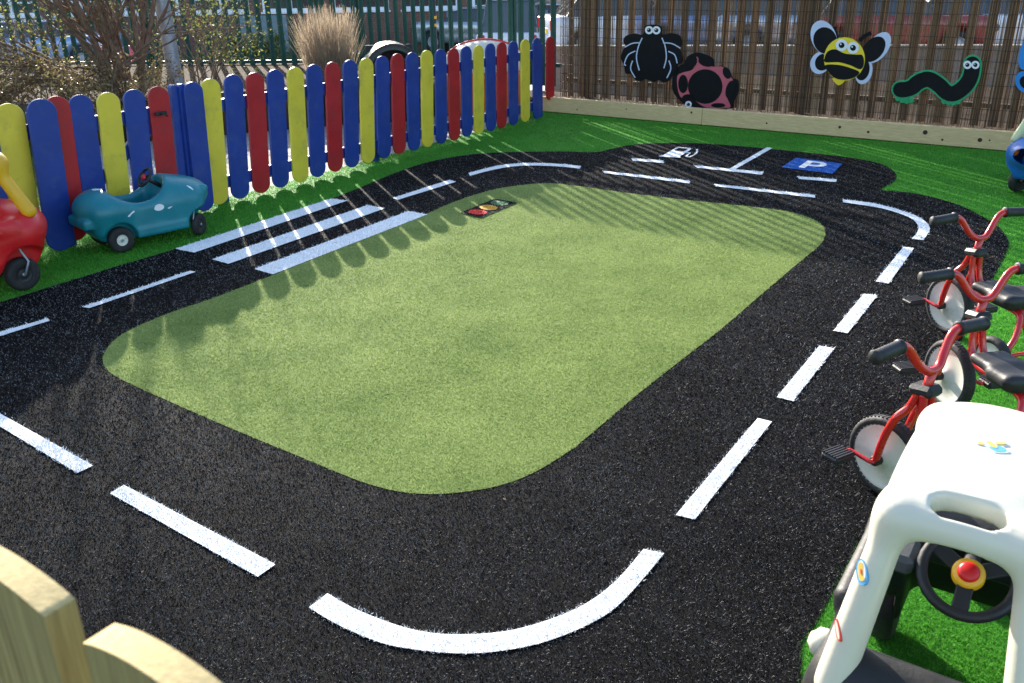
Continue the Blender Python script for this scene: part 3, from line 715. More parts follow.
creature('bee_plaque', 'yellow and black wooden bee plaque with lilac edged wings and a wide mouth line', 'plaque', (780,0,3.414),
    [('body','yel_p',ell(221,201,70,74),.004,T),('upper_wing','lb_p',ell(150,128,43,60,-.35),0,.007),('lower_wing','lb_p',ell(138,214,33,40,.5),-.004,.003),('upper_wing','lb_p',ell(335,162,34,60,.62),0,.007),('lower_wing','lb_p',ell(286,243,29,45,.2),-.004,.003),
     ('wing_patch','black_p',ell(155,138,40,46,-.3),.007,.009),('wing_patch','black_p',ell(146,212,25,30,.5),.003,.005),('wing_patch','black_p',ell(320,168,33,50,.7),.007,.009),('wing_patch','black_p',ell(282,238,24,37,.2),.003,.005),
     ('antenna','black_p',ln([(196,135),(190,112),(184,92)],13),0,.006),('antenna','black_p',ln([(272,140),(288,124),(312,112)],13),0,.006),
     ('mask','black_p',sm([(165,175),(190,168),(222,182),(260,186),(282,188),(288,215),(276,236),(240,222),(200,212),(156,212),(154,195)]),T,T+.002),
     ('belly_band','black_p',sm([(156,222),(200,221),(240,231),(272,246),(255,264),(222,272),(190,266),(166,245)]),T,T+.002),('sting','yel_p',sm([(180,266),(222,272),(205,290),(192,286)]),.0,.004)]
    +eyes([(212,154),(251,163)],20,T+.002))
cl = cat_rom([(300,438),(345,430),(385,400),(432,386),(480,412),(530,455),(575,448),(620,408),(642,360),(647,312)], 5, False)
def worm(w, feet):
    a = strip([tuple(p) for p in cl[::3]], w*2); m_ = len(a)//2
    up_, dn = a[:m_], a[m_:][::-1]
    def arc(c, v, sgn): 
        out = []
        for t in np.linspace(0, PI, 9)[1:-1]:
            cs, s1 = math.cos(t), math.sin(t); out.append((c[0]+v[0]*cs-sgn*v[1]*s1, c[1]+v[1]*cs+sgn*v[0]*s1))
        return out
    L0, R0 = np.array(up_[0]), np.array(dn[0]); L1, R1 = np.array(up_[-1]), np.array(dn[-1])
    c0 = (L0+R0)/2; c1 = (L1+R1)/2
    lo, hi = (up_, dn) if up_[len(up_)//2][1] > dn[len(dn)//2][1] else (dn, up_)
    poly = list(up_)+arc(c1, L1-c1, -1)+list(dn[::-1])+arc(c0, R0-c0, -1)
    return [tuple(p) for p in poly]
foot = lambda x, y: ell(x, y, 14, 13, 0, 12)
feetp = [(283,480),(304,490),(326,494),(348,490),(508,494),(530,500),(553,503),(576,497)]
ws = worm(46, 0); wb = worm(37, 0)
creature('caterpillar_plaque', 'black wavy wooden caterpillar plaque edged in green, right of the bee', 'plaque', (840,0,4.88),
    [('outline','grn_p',ws,0,.008)]+[('foot','grn_p',foot(x,y),-.002,.007) for x,y in feetp]+[('tail','grn_p',ell(297,437,46,45),-.001,.0075),('body','black_p',wb,.008,T),('tail_patch','black_p',ell(297,437,37,37),.0081,T-.0005)]+eyes([(623,316),(662,316)],20))
creature('butterfly_plaque', 'blue wooden butterfly plaque cut off by the right edge of the picture', 'plaque', (960,20,3.594),
    [('body','black_p',ell(268,180,12,70,0),0,T),('upper_wing','sky_p',ell(240,118,26,62,.25),.001,.009),('lower_wing','sky_p',ell(234,222,34,40,-.5),.002,.010),('upper_wing','sky_p',ell(300,118,26,62,-.25),.001,.009),('lower_wing','sky_p',ell(306,222,34,40,.5),.002,.010),
     ('wing_spot','black_p',ell(236,224,20,24,-.5),.010,.012),('wing_spot','black_p',ell(304,224,20,24,.5),.010,.012),('wing_spot','orange',ell(242,128,10,22,.25),.009,.011)])

# ------------------------------------------------------------------ toy coupe (moulded body, roof on pillars, four wheels)
def wheel(parent, c, r, w, hub='hub_white', hr=.5, name='wheel', axis=(0,1,0)):
    b = MB(); rr = w*.5
    prof = [(r*hr, -rr*.75), (r*.8, -rr*.98), (r*.93, -rr*.8), (r, -rr*.42), (r, rr*.42), (r*.93, rr*.8), (r*.8, rr*.98), (r*hr, rr*.75)]
    b.lathe(prof, (0,0,0), axis, 32); t = b.build(name, M['rubber'], parent); t.location = c
    b = MB(); b.lathe([(0,-rr*.70),(r*hr*.35,-rr*.72),(r*hr*.5,-rr*.55),(r*hr*.9,-rr*.55),(r*hr*1.02,-rr*.80),(r*hr*1.02,rr*.80),(r*hr*.9,rr*.55),(r*hr*.5,rr*.55),(r*hr*.35,rr*.72),(0,rr*.70)], (0,0,0), axis, 24)
    h = b.build('hub', M[hub], t)
    b = MB(); b.lathe([(0,-rr*.86),(r*.1,-rr*.84),(r*.12,-rr*.6),(r*.12,rr*.6),(r*.1,rr*.84),(0,rr*.86)], (0,0,0), axis, 12); b.build('axle_cap', M['galv'], t)
    return t

def coupe(loc, heading, body_m, roof_m, label, scale=1.0, hub='hub_white', dark_fittings=True, stickers=False, h=.0085, deck='grey_pl', light_m='white_pl'):
    root = empty('toy_coupe', loc, heading, label, 'toy car'); root.scale = (scale,)*3
    s = SDF((-.44,-.30,.03), (.44,.30,.50), h)
    f = s.box((0,0,.220), (.37,.222,.125), .085)
    hood = s.ell((.27,0,.30), (.19,.235,.13)); f = SDF.u(f, hood, .05)
    f = SDF.u(f, s.ell((-.29,0,.200), (.14,.220,.11)), .05)
    # shoulder above the doors
    for y in (-1, 1): f = SDF.u(f, s.box((.05,y*.200,.335), (.20,.030,.035), .028), .03)
    f = SDF.d(f, s.box((-.045,0,.28), (.215,.165,.30), .06), .02)
    f = SDF.d(f, s.box((.12,0,.13), (.21,.120,.165), .04), .02)
    
    for x, r in ((-.235,.125), (.255,.125)):
        for y in (-1, 1): f = SDF.d(f, s.cyl((x, y*.26, .105), 1, r, .12, .02), .015)
    f = SDF.d(f, s.box((.0,0,.05), (.5,.5,.03), .005), .01)
    groove = s.box((.03,.24,.25), (.150,.012,.11), .01); g2 = s.box((.03,.24,.25), (.142,.03,.102), .01)
    for y in (-1, 1):
        gg = s.box((.02,y*.24,.245), (.150,.02,.105), .03); gi = s.box((.02,y*.24,.245), (.140,.04,.095), .03); f = SDF.d(f, SDF.d(gg, gi, 0), .004)
    f = SDF.d(f, s.box((.50,0,.25), (.02,.09,.014), .010), .006)          # grille mouth
    link('body', s.mesh(f, 'body'), M[body_m], root)
    # roof and pillars
    s = SDF((-.42,-.28,.22), (.42,.28,.75), h)
    top = s.ell((.02,0,.60), (.46,.235,.115)); top = SDF.i(top, s.box((.035,0,.66), (.292,.166,.07), .055), .05)
    f = top
    for y in (-1, 1):
        f = SDF.u(f, s.cap((-.205,y*.122,.645), (-.320,y*.170,.28), .032, .039, (1.3,.95,1)), .045)
        f = SDF.u(f, s.cap((.230,y*.130,.640), (.33,y*.180,.385), .024, .030, (1.25,.9,1)), .05)
    f = SDF.u(f, s.cap((-.232,-.12,.648), (-.232,.12,.648), .017), .03)
    f = SDF.d(f, s.box((-.208,0,.66), (.029,.066,.12), .028), .009)       # hand slot
    f = SDF.d(f, s.ell((.0,0,.590), (.27,.170,.086)), .012)
    link('roof', s.mesh(f, 'roof'), M[roof_m], root)
    for x in (-.235, .235):
        for y in (-1, 1):
            rr = .102 if x < 0 else .085; wheel(root, (x, y*(.185 if x < 0 else .160), rr), rr, .062, hub if x < 0 else 'black_pl')
    for y in (-1, 1):
        b = MB(); b.tube([(.235, y*.195, .085), (.262, y*.20, .15), (.25, y*.17, .20), (.24, y*.165, .24)], .006, 8); b.build('caster_fork', M['galv'], root)
    for y in (-1, 1):
        b = MB(); b.lathe([(0,.016),(.018,.014),(.030,.006),(.034,-.006),(.034,-.02)], (.395,y*.135,.315), (1,0,.25), 20); hl = b.build('headlight', M[light_m], root)
    b = MB(); b.lathe([(0,.030),(.012,.030),(.020,.022),(.030,.016),(.034,0),(.034,-.012)], (-.20,.224,.26), (0,1,.15), 20); b.build('fuel_cap', M['white_pl'], root)
    # dash
    b = MB(); b.box((.205,0,.360), (.035,.165,.035), None, .02); b.build('dashboard', M[deck if not dark_fittings else 'black_pl'], root)
    b = MB(); b.box((.045,.140,.385), (.055,.045,.024), None, .012); b.build('door_pad', M['grey_pl'], root)
    # seat
    b = MB(); b.box((-.225,0,.19), (.05,.15,.025), None, .02); b.box((-.262,0,.26), (.016,.15,.08), None, .014); b.build('seat', M[body_m], root)
    sw = MB(); c = Vector((.020,-.014,.400)); nrm = Vector((-.62,0,.78)).normalized(); U = Vector((0,1,0)); W = nrm.cross(U)
    sw.tube([c+(U*math.cos(a)+W*math.sin(a))*.094 for a in [2*PI*k/32 for k in range(32)]], .0125, 10, closed=True)
    for a in (PI/2, PI*7/6, PI*11/6):
        dv = U*math.cos(a)+W*math.sin(a); sd = U*math.sin(a)-W*math.cos(a)
        Rm = Matrix((dv, sd, dv.cross(sd))).transposed(); sw.box(c+dv*.055, (.042, .017, .006), Rm, .003)
    sw.tube([c-nrm*.02, Vector((.185,-.01,.355))], .018, 10)
    st = sw.build('steering_wheel', M['black_pl'], root)
    b = MB(); b.lathe([(0,.016),(.030,.016),(.034,.010),(.034,-.01)], c, nrm, 24); b.build('horn_ring', M['yellow_pl'], st)
    b = MB(); b.lathe([(0,.028),(.016,.027),(.022,.022),(.023,.016)], c, nrm, 24); b.build('horn_button', M['red_pl'], st)
    return root, st
import math as _m
wc, _ = coupe((.972, 1.588, 0), math.atan2(.83, .56), 'black_pl', 'white_pl', 'toy coupe with a white roof and black body in the bottom right corner', 1.0, h=.0065)

# stickers on the white roof and pillar: thin raised patches laid on the shell
def roof_sticker(root, name, outline, m_, c, U, W, t):
    b = MB(); b.prism(outline, c, U, W, 0, t); return b.build(name, M[m_], root)

def drop(root, px, py):
    "point and normal on a child mesh of root seen at a place in the photograph"
    bpy.context.view_layer.update(); dg = bpy.context.evaluated_depsgraph_get()
    d = ray(px, py).normalized(); hit = S.ray_cast(dg, CAMP, d)
    return (hit[1], hit[2], hit[4]) if hit[0] else None
def sticker(root, px, py, pieces, size, turn=0, host='roof'):
    h_ = drop(root, px, py)
    if not h_: return
    p, n_, ob = h_
    if ob.parent is not root: print('STICKER MISS', px, py, ob.name); return
    Mi = root.matrix_world.inverted(); p = Mi @ p; n_ = (Mi.to_3x3() @ n_).normalized()
    U = (Mi.to_3x3() @ RT); U = (U-n_*U.dot(n_)).normalized(); W = n_.cross(U)
    if W.dot(Mi.to_3x3() @ UP) < 0: W = -W; U = -U
    c_, s_ = math.cos(turn), math.sin(turn); U, W = U*c_+W*s_, W*c_-U*s_
    for k, (m_, poly) in enumerate(pieces):
        b = MB(); b.prism([(x*size, y*size) for x, y in poly], p, U, W, -.006, .0016+.0005*k); o_ = b.build('sticker', M[m_], root)
badge = [('decal_w', sm([(-.5,.2),(-.25,.35),(.1,.3),(.5,.25),(.55,.1),(.3,0),(.35,-.35),(0,-.42),(-.2,-.35),(-.25,0)])),
         ('decal_b', sm([(-.2,-.05),(.1,.05),(.28,-.1),(.25,-.32),(0,-.38),(-.16,-.3)])), ('decal_y', sm([(-.46,.22),(-.3,.3),(-.24,.16),(-.38,.1)])), ('decal_y', sm([(-.12,.3),(.04,.28),(.06,-.1),(-.08,-.08)])),
         ('decal_y', sm([(.16,.22),(.48,.22),(.46,.12),(.16,.1)]))]
sticker(wc, 994, 447, badge, .062)
sticker(wc, 862, 572, [('decal_b', ell(0,0,.28,.5)), ('decal_w', ell(.02,.03,.2,.4)), ('decal_y', sm([(-.1,.3),(.12,.3),(.08,-.1),(.15,-.3),(-.12,-.28)])), ('decal_r', ell(.02,.0,.05,.12))], .052, -.15)
sticker(wc, 838, 630, [('decal_r', ell(0,0,.16,.5)), ('white_pl', ell(0,0,.09,.42))], .046, -.1)

fh = math.atan2(fu.y, fu.x)
rc = G(40, 285)
rcar, _ = coupe((rc.x-.305*math.cos(fh)*1.12+.185*math.sin(fh)*-1.0, rc.y-.305*math.sin(fh)*1.12+.185*math.cos(fh), 0), fh-.05, 'red_pl', 'yellow_pl', 'red toy coupe with yellow roof pillars at the left edge, in front of the fence', 1.12, deck='red_pl', dark_fittings=False)
bc_ = G(1058, 201)
bh = math.radians(205)
coupe((bc_.x-.235*math.cos(bh)*1.05-.17*math.sin(bh)*-1, bc_.y-.235*math.sin(bh)*1.05+.17*-1*math.cos(bh)*1, 0), bh, 'blue_pl', 'cream_pl', 'blue toy coupe with pale yellow roof at the right edge, near the timber board', 1.05, deck='blue_pl', dark_fittings=False, light_m='orange')

# ------------------------------------------------------------------ teal ride-on car
ta = G(123, 252); tb = G(200, 235); th = math.atan2((tb-ta).y, (tb-ta).x)
tl_ = Vector((-math.sin(th), math.cos(th), 0)); th_v = Vector((math.cos(th), math.sin(th), 0))
tc_ = ta+tl_*.135+th_v*.24
tcar = empty('ride_on_car', (tc_.x, tc_.y, 0), th, 'scuffed teal open-top ride-on car parked against the picket gate', 'toy car')
s = SDF((-.50,-.24,.04), (.50,.24,.46), .008)
f = s.box((-.02,0,.195), (.36,.170,.118), .075)
f = SDF.u(f, s.ell((-.27,0,.265), (.17,.180,.118)), .05)
f = SDF.u(f, s.ell((.19,0,.26), (.245,.172,.125)), .06)
f = SDF.u(f, s.ell((.08,0,.345), (.13,.135,.065)), .05)
f = SDF.u(f, s.box((-.405,0,.20), (.04,.13,.032), .02), .015)
f = SDF.u(f, s.box((.04,0,.110), (.20,.176,.035), .02), .012)
f = SDF.d(f, s.ell((-.060,0,.365), (.195,.132,.155)), .022)
f = SDF.d(f, s.ell((-.065,0,.435), (.19,.45,.15)), .03)
f = SDF.d(f, s.box((-.05,0,.28), (.14,.115,.15), .05), .02)
for y in (-1, 1):
    f = SDF.d(f, s.cyl((-.24, y*.20, .085), 1, .105, .085, .02), .012)
    f = SDF.d(f, s.ell((.33, y*.16, .10), (.12,.12,.09)), .02)
    f = SDF.d(f, s.box((.04,y*.178,.172), (.20,.006,.004), .003), .004)
    f = SDF.u(f, s.ell((.365,y*.105,.295), (.035,.03,.028)), .015)
f = SDF.d(f, s.box((0,0,.03), (.6,.4,.035), .01), .01)
bo_ = link('body', s.mesh(f, 'body'), M['teal_pl'], tcar); bo_.scale = (1, 1.03, 1.05); bo_.location = (0, 0, -.006)
for y in (-1, 1): wheel(tcar, (-.24, y*.140, .083), .083, .065, 'hub_white', .42)
for y in (-1, 1): wo = wheel(tcar, (.29, y*.13, .074), .074, .052, 'black_pl', .5); wo.rotation_euler = (0,0,.62)
for y in (-1, 1): b = MB(); b.tube([(.265,y*.155,.066),(.245,y*.158,.12),(.265,y*.14,.165),(.28,y*.11,.2)], .005, 8); b.build('caster_fork', M['galv'], tcar)
b = MB(); c = Vector((.035,0,.415)); nrm = Vector((-.8,0,.6)); U = Vector((0,1,0)); W = nrm.cross(U)
b.tube([c+(U*math.cos(a)+W*math.sin(a))*.062 for a in [2*PI*k/28 for k in range(28)]], .009, 8, closed=True)
for a in (PI/2, PI*7/6, PI*11/6):
    dv = U*math.cos(a)+W*math.sin(a); b.tube([c, c+dv*.06], .007, 6)
b.tube([c, c-nrm*.12], .014, 10); stw = b.build('steering_wheel', M['black_pl'], tcar)
b = MB(); b.lathe([(0,.018),(.016,.016),(.02,.0)], c, nrm, 16); b.build('horn_button', M['red_pl'], stw)
b = MB(); b.box((-.03,0,.20), (.10,.095,.012), None, .01); b.box((-.14,0,.25), (.012,.095,.05), Matrix.Rotation(-.3,3,'Y'), .01); b.build('seat', M['teal_pl'], tcar)
for y in (-1, 1):
    b = MB(); b.lathe([(0,.008),(.012,.007),(.016,0)], (.395,y*.10,.30), (1,y*.25,.1), 14); b.build('headlight', M['orange'], tcar)
bpy.context.view_layer.update()
def paint_patch(px, py, outline, size, m_='white_p'): sticker(tcar, px, py, [(m_, outline)], size)
paint_patch(159, 207.5, sm([(-.5,-.1),(-.3,.25),(.1,.35),(.45,.2),(.5,-.1),(.2,-.3),(-.2,-.3)]), .062)
paint_patch(131, 213.5, sm([(-.5,-.25),(-.1,.0),(.4,.25),(.5,.1),(.1,-.1),(-.3,-.35)]), .05)
paint_patch(170, 207.5, sm([(-.5,0),(0,.15),(.5,.1),(.1,-.05),(-.2,-.2)]), .032)
paint_patch(97, 189.5, sm([(-.5,-.1),(-.1,.2),(.5,.1),(.2,-.15),(-.2,-.25)]), .06)
paint_patch(190, 187.5, sm([(-.5,.1),(0,.15),(.5,-.15),(.1,-.15)]), .05, 'decal_w')

# ------------------------------------------------------------------ red tricycles
def bez(pts, n=7): return [Vector(p) for p in cat_rom([tuple(p) for p in pts], n, False)]
def tricycle(label):
    "origin under the front hub, x forward, y left"
    t = empty('tricycle', (0,0,0), 0, label, 'tricycle', 'red tricycles parked in a row beside the play road')
    R0 = .140
    w = MB(); w.lathe([(R0*.80,-.018),(R0*.86,-.024),(R0*.95,-.020),(R0,-.009),(R0,.009),(R0*.95,.020),(R0*.86,.024),(R0*.80,.018)], (0,0,0), (0,1,0), 44)
    for k in range(60):
        a = 2*PI*k/60; w.box((math.cos(a)*(R0-.0002), 0, math.sin(a)*(R0-.0002)), (.0022,.0125,.0015), Matrix.Rotation(-a+PI/2, 3, 'Y'))
    wo = w.build('front_wheel', M['rubber'], t); wo.location = (0,0,R0)
    b = MB(); b.lathe([(0,-.030),(.020,-.030),(.024,-.022),(R0*.45,-.016),(R0*.76,-.013),(R0*.82,-.020),(R0*.82,.020),(R0*.76,.013),(R0*.45,.016),(.024,.022),(.020,.030),(0,.030)], (0,0,0), (0,1,0), 40); b.build('wheel_disc', M['hub_white'], wo)
    for sy, ca in ((1, -.35), (-1, PI-.35)):
        b = MB(); hub = Vector((0, sy*.046, R0)); cv = Vector((sy*.998, 0, sy*.06))*.082; e_ = hub+Vector((0,sy*.028,0))+cv
        b.tube(bez([(0, sy*.03, R0), (0, sy*.068, R0), tuple(hub+Vector((0,sy*.026,0))+cv*.35), tuple(e_), tuple(e_+Vector((0,sy*.02,0)))], 4), .0075, 8)
        cr_o = b.build('crank', M['red_metal'], t)
        b = MB(); pc = e_+Vector((0,sy*.060,0)); b.box(pc, (.036,.044,.013), None, .009)
        for k in range(6): b.box(pc+Vector((-.028+.0112*k,0,.0)), (.003,.040,.0150), None, .001)
        b.build('pedal', M['black_pl'], cr_o)
        b = MB(); b.lathe([(0,-.014),(.016,-.014),(.018,-.010),(.018,.010),(.016,.014),(0,.014)], (0,sy*.047,R0), (0,1,0), 14); b.build('hub_bearing', M['black_pl'], cr_o)
    head = Vector((-.095, 0, .42)); fk = MB()
    for sy in (1, -1):
        fk.tube(bez([(-.088,sy*.014,.425),(-.070,sy*.026,.36),(-.045,sy*.048,.315),(-.022,sy*.056,.24),(0,sy*.052,R0-.004)]), .0130, 10)
    fk.tube([(-.088,0,.37),(-.110,0,.50)], .0150, 12); fk.build('fork', M['red_metal'], t)
    hb = MB(); pts = [(-.082,.215,.592),(-.080,.138,.594),(-.083,.100,.580),(-.093,.062,.530),(-.106,.030,.500),(-.110,0,.494)]
    full = pts+[(x,-y,z) for x,y,z in pts[:-1][::-1]]; hb.tube(bez(full, 6), .0140, 12)
    hbo = hb.build('handlebar', M['red_metal'], t)
    for sy in (1, -1):
        g = MB(); a = Vector((-.080, sy*.134, .594)); c = Vector((-.086, sy*.248, .588)); ax = (c-a)
        prof = []; L_ = ax.length
        for k in range(17): prof.append(((.0212 if k % 2 == 0 else .0196), L_*k/16))
        g.lathe([(.0142,-.001),(.0235,0),(.0235,.006)]+prof[1:]+[(.0235,L_),(.022,L_+.006),(0,L_+.008)], a, ax, 18); g.build('grip', M['black_pl'], hbo)
    b = MB(); b.box((-.096,0,.425), (.042,.034,.019), Matrix.Rotation(.18,3,'Y'), .012); b.build('head_clamp', M['black_pl'], t)
    fr = MB()
    for sy in (1, -1):
        fr.tube(bez([(-.105,sy*.018,.418),(-.116,sy*.020,.34),(-.140,sy*.024,.285),(-.195,sy*.030,.262),(-.30,sy*.034,.262),(-.40,sy*.040,.262)]), .0130, 10)
        fr.tube(bez([(-.40,sy*.040,.262),(-.45,sy*.05,.245),(-.485,sy*.09,.17),(-.50,sy*.155,.100)]), .0130, 10)
    fr.tube([(-.50,-.20,.100),(-.50,.20,.100)], .009, 10)
    fr.tube(bez([(-.395,0,.265),(-.44,0,.20),(-.49,0,.11)]), .013, 10)
    fr.build('frame', M['red_metal'], t)
    st = SDF((-.46,-.13,.25), (-.16,.13,.36), .006)
    f = st.box((-.30,0,.300), (.125,.072,.020), .018); f = SDF.u(f, st.box((-.37,0,.302), (.062,.100,.022), .02), .06)
    f = SDF.u(f, st.ell((-.415,0,.318), (.03,.095,.022)), .02); f = SDF.d(f, st.ell((-.35,0,.350), (.09,.085,.035)), .015)
    link('seat', st.mesh(f, 'seat'), M['black_pl'], t)
    r2 = .098
    for sy in (1, -1):
        w = MB(); w.lathe([(r2*.74,-.016),(r2*.84,-.021),(r2*.95,-.017),(r2,-.007),(r2,.007),(r2*.95,.017),(r2*.84,.021),(r2*.74,.016)], (0,0,0), (0,1,0), 36); wo = w.build('rear_wheel', M['rubber'], t); wo.location = (-.50, sy*.205, r2)
        b = MB(); b.lathe([(0,-.026),(.014,-.026),(.018,-.016),(r2*.7,-.010),(r2*.76,-.016),(r2*.76,.016),(r2*.7,.010),(.018,.016),(.014,.026),(0,.026)], (0,0,0), (0,1,0), 30); b.build('wheel_disc', M['hub_white'], wo)
    return t
t3 = tricycle('nearest red tricycle, its seat hidden by the white roofed toy coupe')
t2 = copy_tree(t3); t2['label'] = 'middle red tricycle with its black seat showing above the white roofed coupe'
t1 = copy_tree(t3); t1['label'] = 'farthest red tricycle, handlebar at the edge of the black road'
def put(t, hub, head):
    a = math.atan2(head[1], head[0]); t.rotation_euler = (0,0,a); t.location = (hub[0], hub[1], 0)
put(t3, (1.225, 2.545), (-.49, .87)); put(t2, (1.715, 3.16), (-.16, .99)); put(t1, (2.07, 3.93), (-.27, .96))

# ------------------------------------------------------------------ natural timber pickets in the foreground
nf = empty('timber_fence', (0,0,0), 0, 'unpainted pine picket fence close to the viewer in the bottom left corner', 'fence')
def near_picket(pa, pb, z, th, w, turn):
    "rounded top picket whose crown is seen near pa; long side runs along the direction pa->pb"
    A = G(*pa, z); Bp = G(*pb, z); u = (Bp-A); u.z = 0; u.normalize(); n_ = Vector((-u.y, u.x, 0)); return A, u, n_
zt = 1.20
def picket(c, u, w, th, zt, arch, z0=.05):
    n_ = Vector((-u.y, u.x, 0)); pts = [(-w/2, z0), (w/2, z0)]
    top = [(w/2*q, zt-arch*abs(q)**2.2) for q in np.linspace(1, -1, 21)]
    b = MB(); b.cm = 0; poly = pts+top; N_ = len(poly); cc = .002
    vs = []
    for t_, k in ((-th/2, 1), (th/2, 1)): vs += [c+u*a+n_*t_+Vector((0,0,q)) for a, q in poly]
    b.add(vs, [tuple(range(N_))[::-1], tuple(range(N_, 2*N_))]+[(0, 1, N_+1, N_)])
    b.add([vs[i] for i in range(2*N_)], [])
    n0 = len(b.v)-2*N_
    for i in range(1, N_): 
        j = (i+1) % N_; b.cm = 1 if 2 <= i < N_-1 else 0
        b.f.append((n0+i, n0+j, n0+j+N_, n0+i+N_)); b.sm.append(2 <= i < N_-1); b.mi.append(b.cm)
    return b.build('picket', [M['pine_v'], M['pine_end']], nf)

# ------------------------------------------------------------------ planting
def branchy(b, p, d, L_, r, depth, spread=.5, tips=None, up=.15, n=4, seg=4):
    pts = [p.copy()]; rs = [r]; q = p.copy(); dd = d.normalized()
    for i in range(seg):
        dd = (dd+Vector((rng.normal(0,.13), rng.normal(0,.13), rng.normal(0,.08)+up*.12))).normalized(); q = q+dd*L_/seg; pts.append(q.copy()); rs.append(r*(1-.5*(i+1)/seg))
    b.tube(pts, rs, 6 if r > .012 else 4, cap=False)
    if depth > 0:
        for k in range(n):
            i = rng.integers(1, seg+1); v = (dd+Vector((rng.normal(0,spread), rng.normal(0,spread), rng.normal(0,spread*.7)))).normalized()
            branchy(b, pts[i], v, L_*rng.uniform(.45,.75), rs[i]*.62, depth-1, spread, tips, up, n, seg)
    elif tips is not None: tips += pts[1:]
def leaves(pts, per, size, jit, name, m_, parent):
    P = np.array([tuple(p) for p in pts]); P = np.repeat(P, per, 0)+rng.normal(0, jit, (len(pts)*per, 3)); n = len(P)
    a = rng.normal(0, 1, (n, 3)); a /= np.linalg.norm(a, axis=1)[:, None]; c = rng.normal(0, 1, (n, 3)); c -= a*(a*c).sum(1)[:, None]; c /= np.linalg.norm(c, axis=1)[:, None]
    sz = size*rng.uniform(.6, 1.4, n)[:, None]
    V = np.stack([P-a*sz, P-c*sz*.45, P+a*sz, P+c*sz*.45], 1).reshape(-1, 3); r = np.repeat(rng.uniform(0, 1, n), 4)
    return link(name, np_mesh(name, V, np.arange(len(V)).reshape(-1, 4), False, r), m_, parent)
# multi-stemmed shrub beside the pole
bs = AT(128, 90, 9.8); bs.z = .36
tr = empty('multi_stem_tree', tuple(bs), 0, 'bare multi-stemmed tree with sparse pale leaves left of the steel pole', 'tree')
b = MB(); tips = []
for k in range(11):
    a = rng.uniform(0, 2*PI); o_ = Vector((math.cos(a)*.11, math.sin(a)*.08, 0)); ln_ = Vector((math.cos(a)*.5-.18, math.sin(a)*.3, 1.25))
    branchy(b, o_, ln_, rng.uniform(1.15, 1.85), rng.uniform(.024, .044), 3, .5, tips, .25, 4)
for k in range(6):
    branchy(b, Vector((-.08,0,.1)), Vector((-1.3, rng.uniform(-.3,.2), rng.uniform(.25,.9))), rng.uniform(1.0, 1.6), .025, 3, .45, tips, .2, 4)
b.build('trunk', M['bark'], tr)
leaves([tips[i] for i in rng.choice(len(tips), min(1500, len(tips)), replace=False)], 2, .014, .04, 'crown', M['leaf'], tr)
# low scrubby hedge
def shrub(name, label, c, sx, sy, sz, ntw, m_leaf, nleaf, lsz, cat='shrub', group=None):
    root = empty(name, tuple(c), 0, label, cat, group); b = MB(); tips = []
    for k in range(ntw):
        x = rng.uniform(-sx, sx); y = rng.uniform(-sy, sy); branchy(b, Vector((x, y, 0)), Vector((rng.normal(0,.5), rng.normal(0,.4), 1)), sz*rng.uniform(.6,1.05), .009, 2, .6, tips, .1, 4, 3)
    b.build('stems', M['twig'], root); leaves([tips[i] for i in rng.choice(len(tips), min(nleaf, len(tips)))], 3, lsz, .05, 'foliage', m_leaf, root)
hc = AT(40, 92, 9.35); hc.z = .34; shrub('hedge', 'scrubby brown and green hedge above the log wall at the far left', hc, 1.15, .3, .36, 60, M['leaf_dry'], 2200, .018, 'hedge')
hc = AT(-40, 60, 9.9); hc.z = .34; shrub('evergreen_shrub', 'greener taller shrub at the left edge behind the hedge', hc, .6, .35, .75, 26, M['leaf'], 1500, .022)
hc = AT(205, 92, 11.3); hc.z = .34; shrub('evergreen_shrub', 'thin leafy shrub just right of the steel pole', hc, .22, .2, .95, 12, M['leaf'], 500, .018)
# dry ornamental grass
gc = AT(331, 78, 10.9); gc.z = .30
og = empty('ornamental_grass', tuple(gc), 0, 'tall clump of dry straw coloured ornamental grass behind the coloured fence', 'plant')
V = []; Fx = []; R = []
for k in range(1500):
    a = rng.uniform(0, 2*PI); r0 = .20*math.sqrt(rng.uniform()); r0 *= 1.25; o_ = np.array([math.cos(a)*r0, math.sin(a)*r0*.8, 0]); hh = rng.uniform(.55, 1.0)*(1-.08*(r0/.25)**2); out = np.array([math.cos(a), math.sin(a)*.8, 0])*(r0/.25)*rng.uniform(.02,.22)+rng.normal(0,.05,3)*[1,1,0]
    w = rng.uniform(.002,.0042); da = rng.uniform(0, 2*PI); u_ = np.array([math.cos(da), math.sin(da), 0])*w; n0 = len(V)
    for t_ in (0, .4, .75, 1): 
        q = o_+out*t_**1.8+np.array([0,0,hh*t_]); ww = (1-.7*t_); V.append(q-u_*ww); V.append(q+u_*ww); R += [rng.uniform(0,.3)+.5*(k % 7)/7]*2
    for t_ in range(3): Fx.append((n0+2*t_, n0+2*t_+1, n0+2*t_+3, n0+2*t_+2))
link('blades', np_mesh('blades', np.array(V), np.array(Fx), False, R), M['straw'], og)

# steel pole
pp = AT(177.5, 88, 10.2)
pole = empty('steel_pole', (pp.x, pp.y, .3), 0, 'galvanised steel pole rising behind the gate', 'pole')
b = MB(); b.lathe([(.080,0),(.078,1.0),(.076,2.15),(.06,2.17),(0,2.18)], (0,0,.02), (0,0,1), 20); o = b.build('shaft', M['galv'], pole); o.rotation_euler = (0, -.02, 0)
b = MB(); b.lathe([(.13,0),(.13,.015),(.10,.02),(.09,.05)], (0,0,0), (0,0,1), 20); b.build('base_plate', M['galv'], pole)

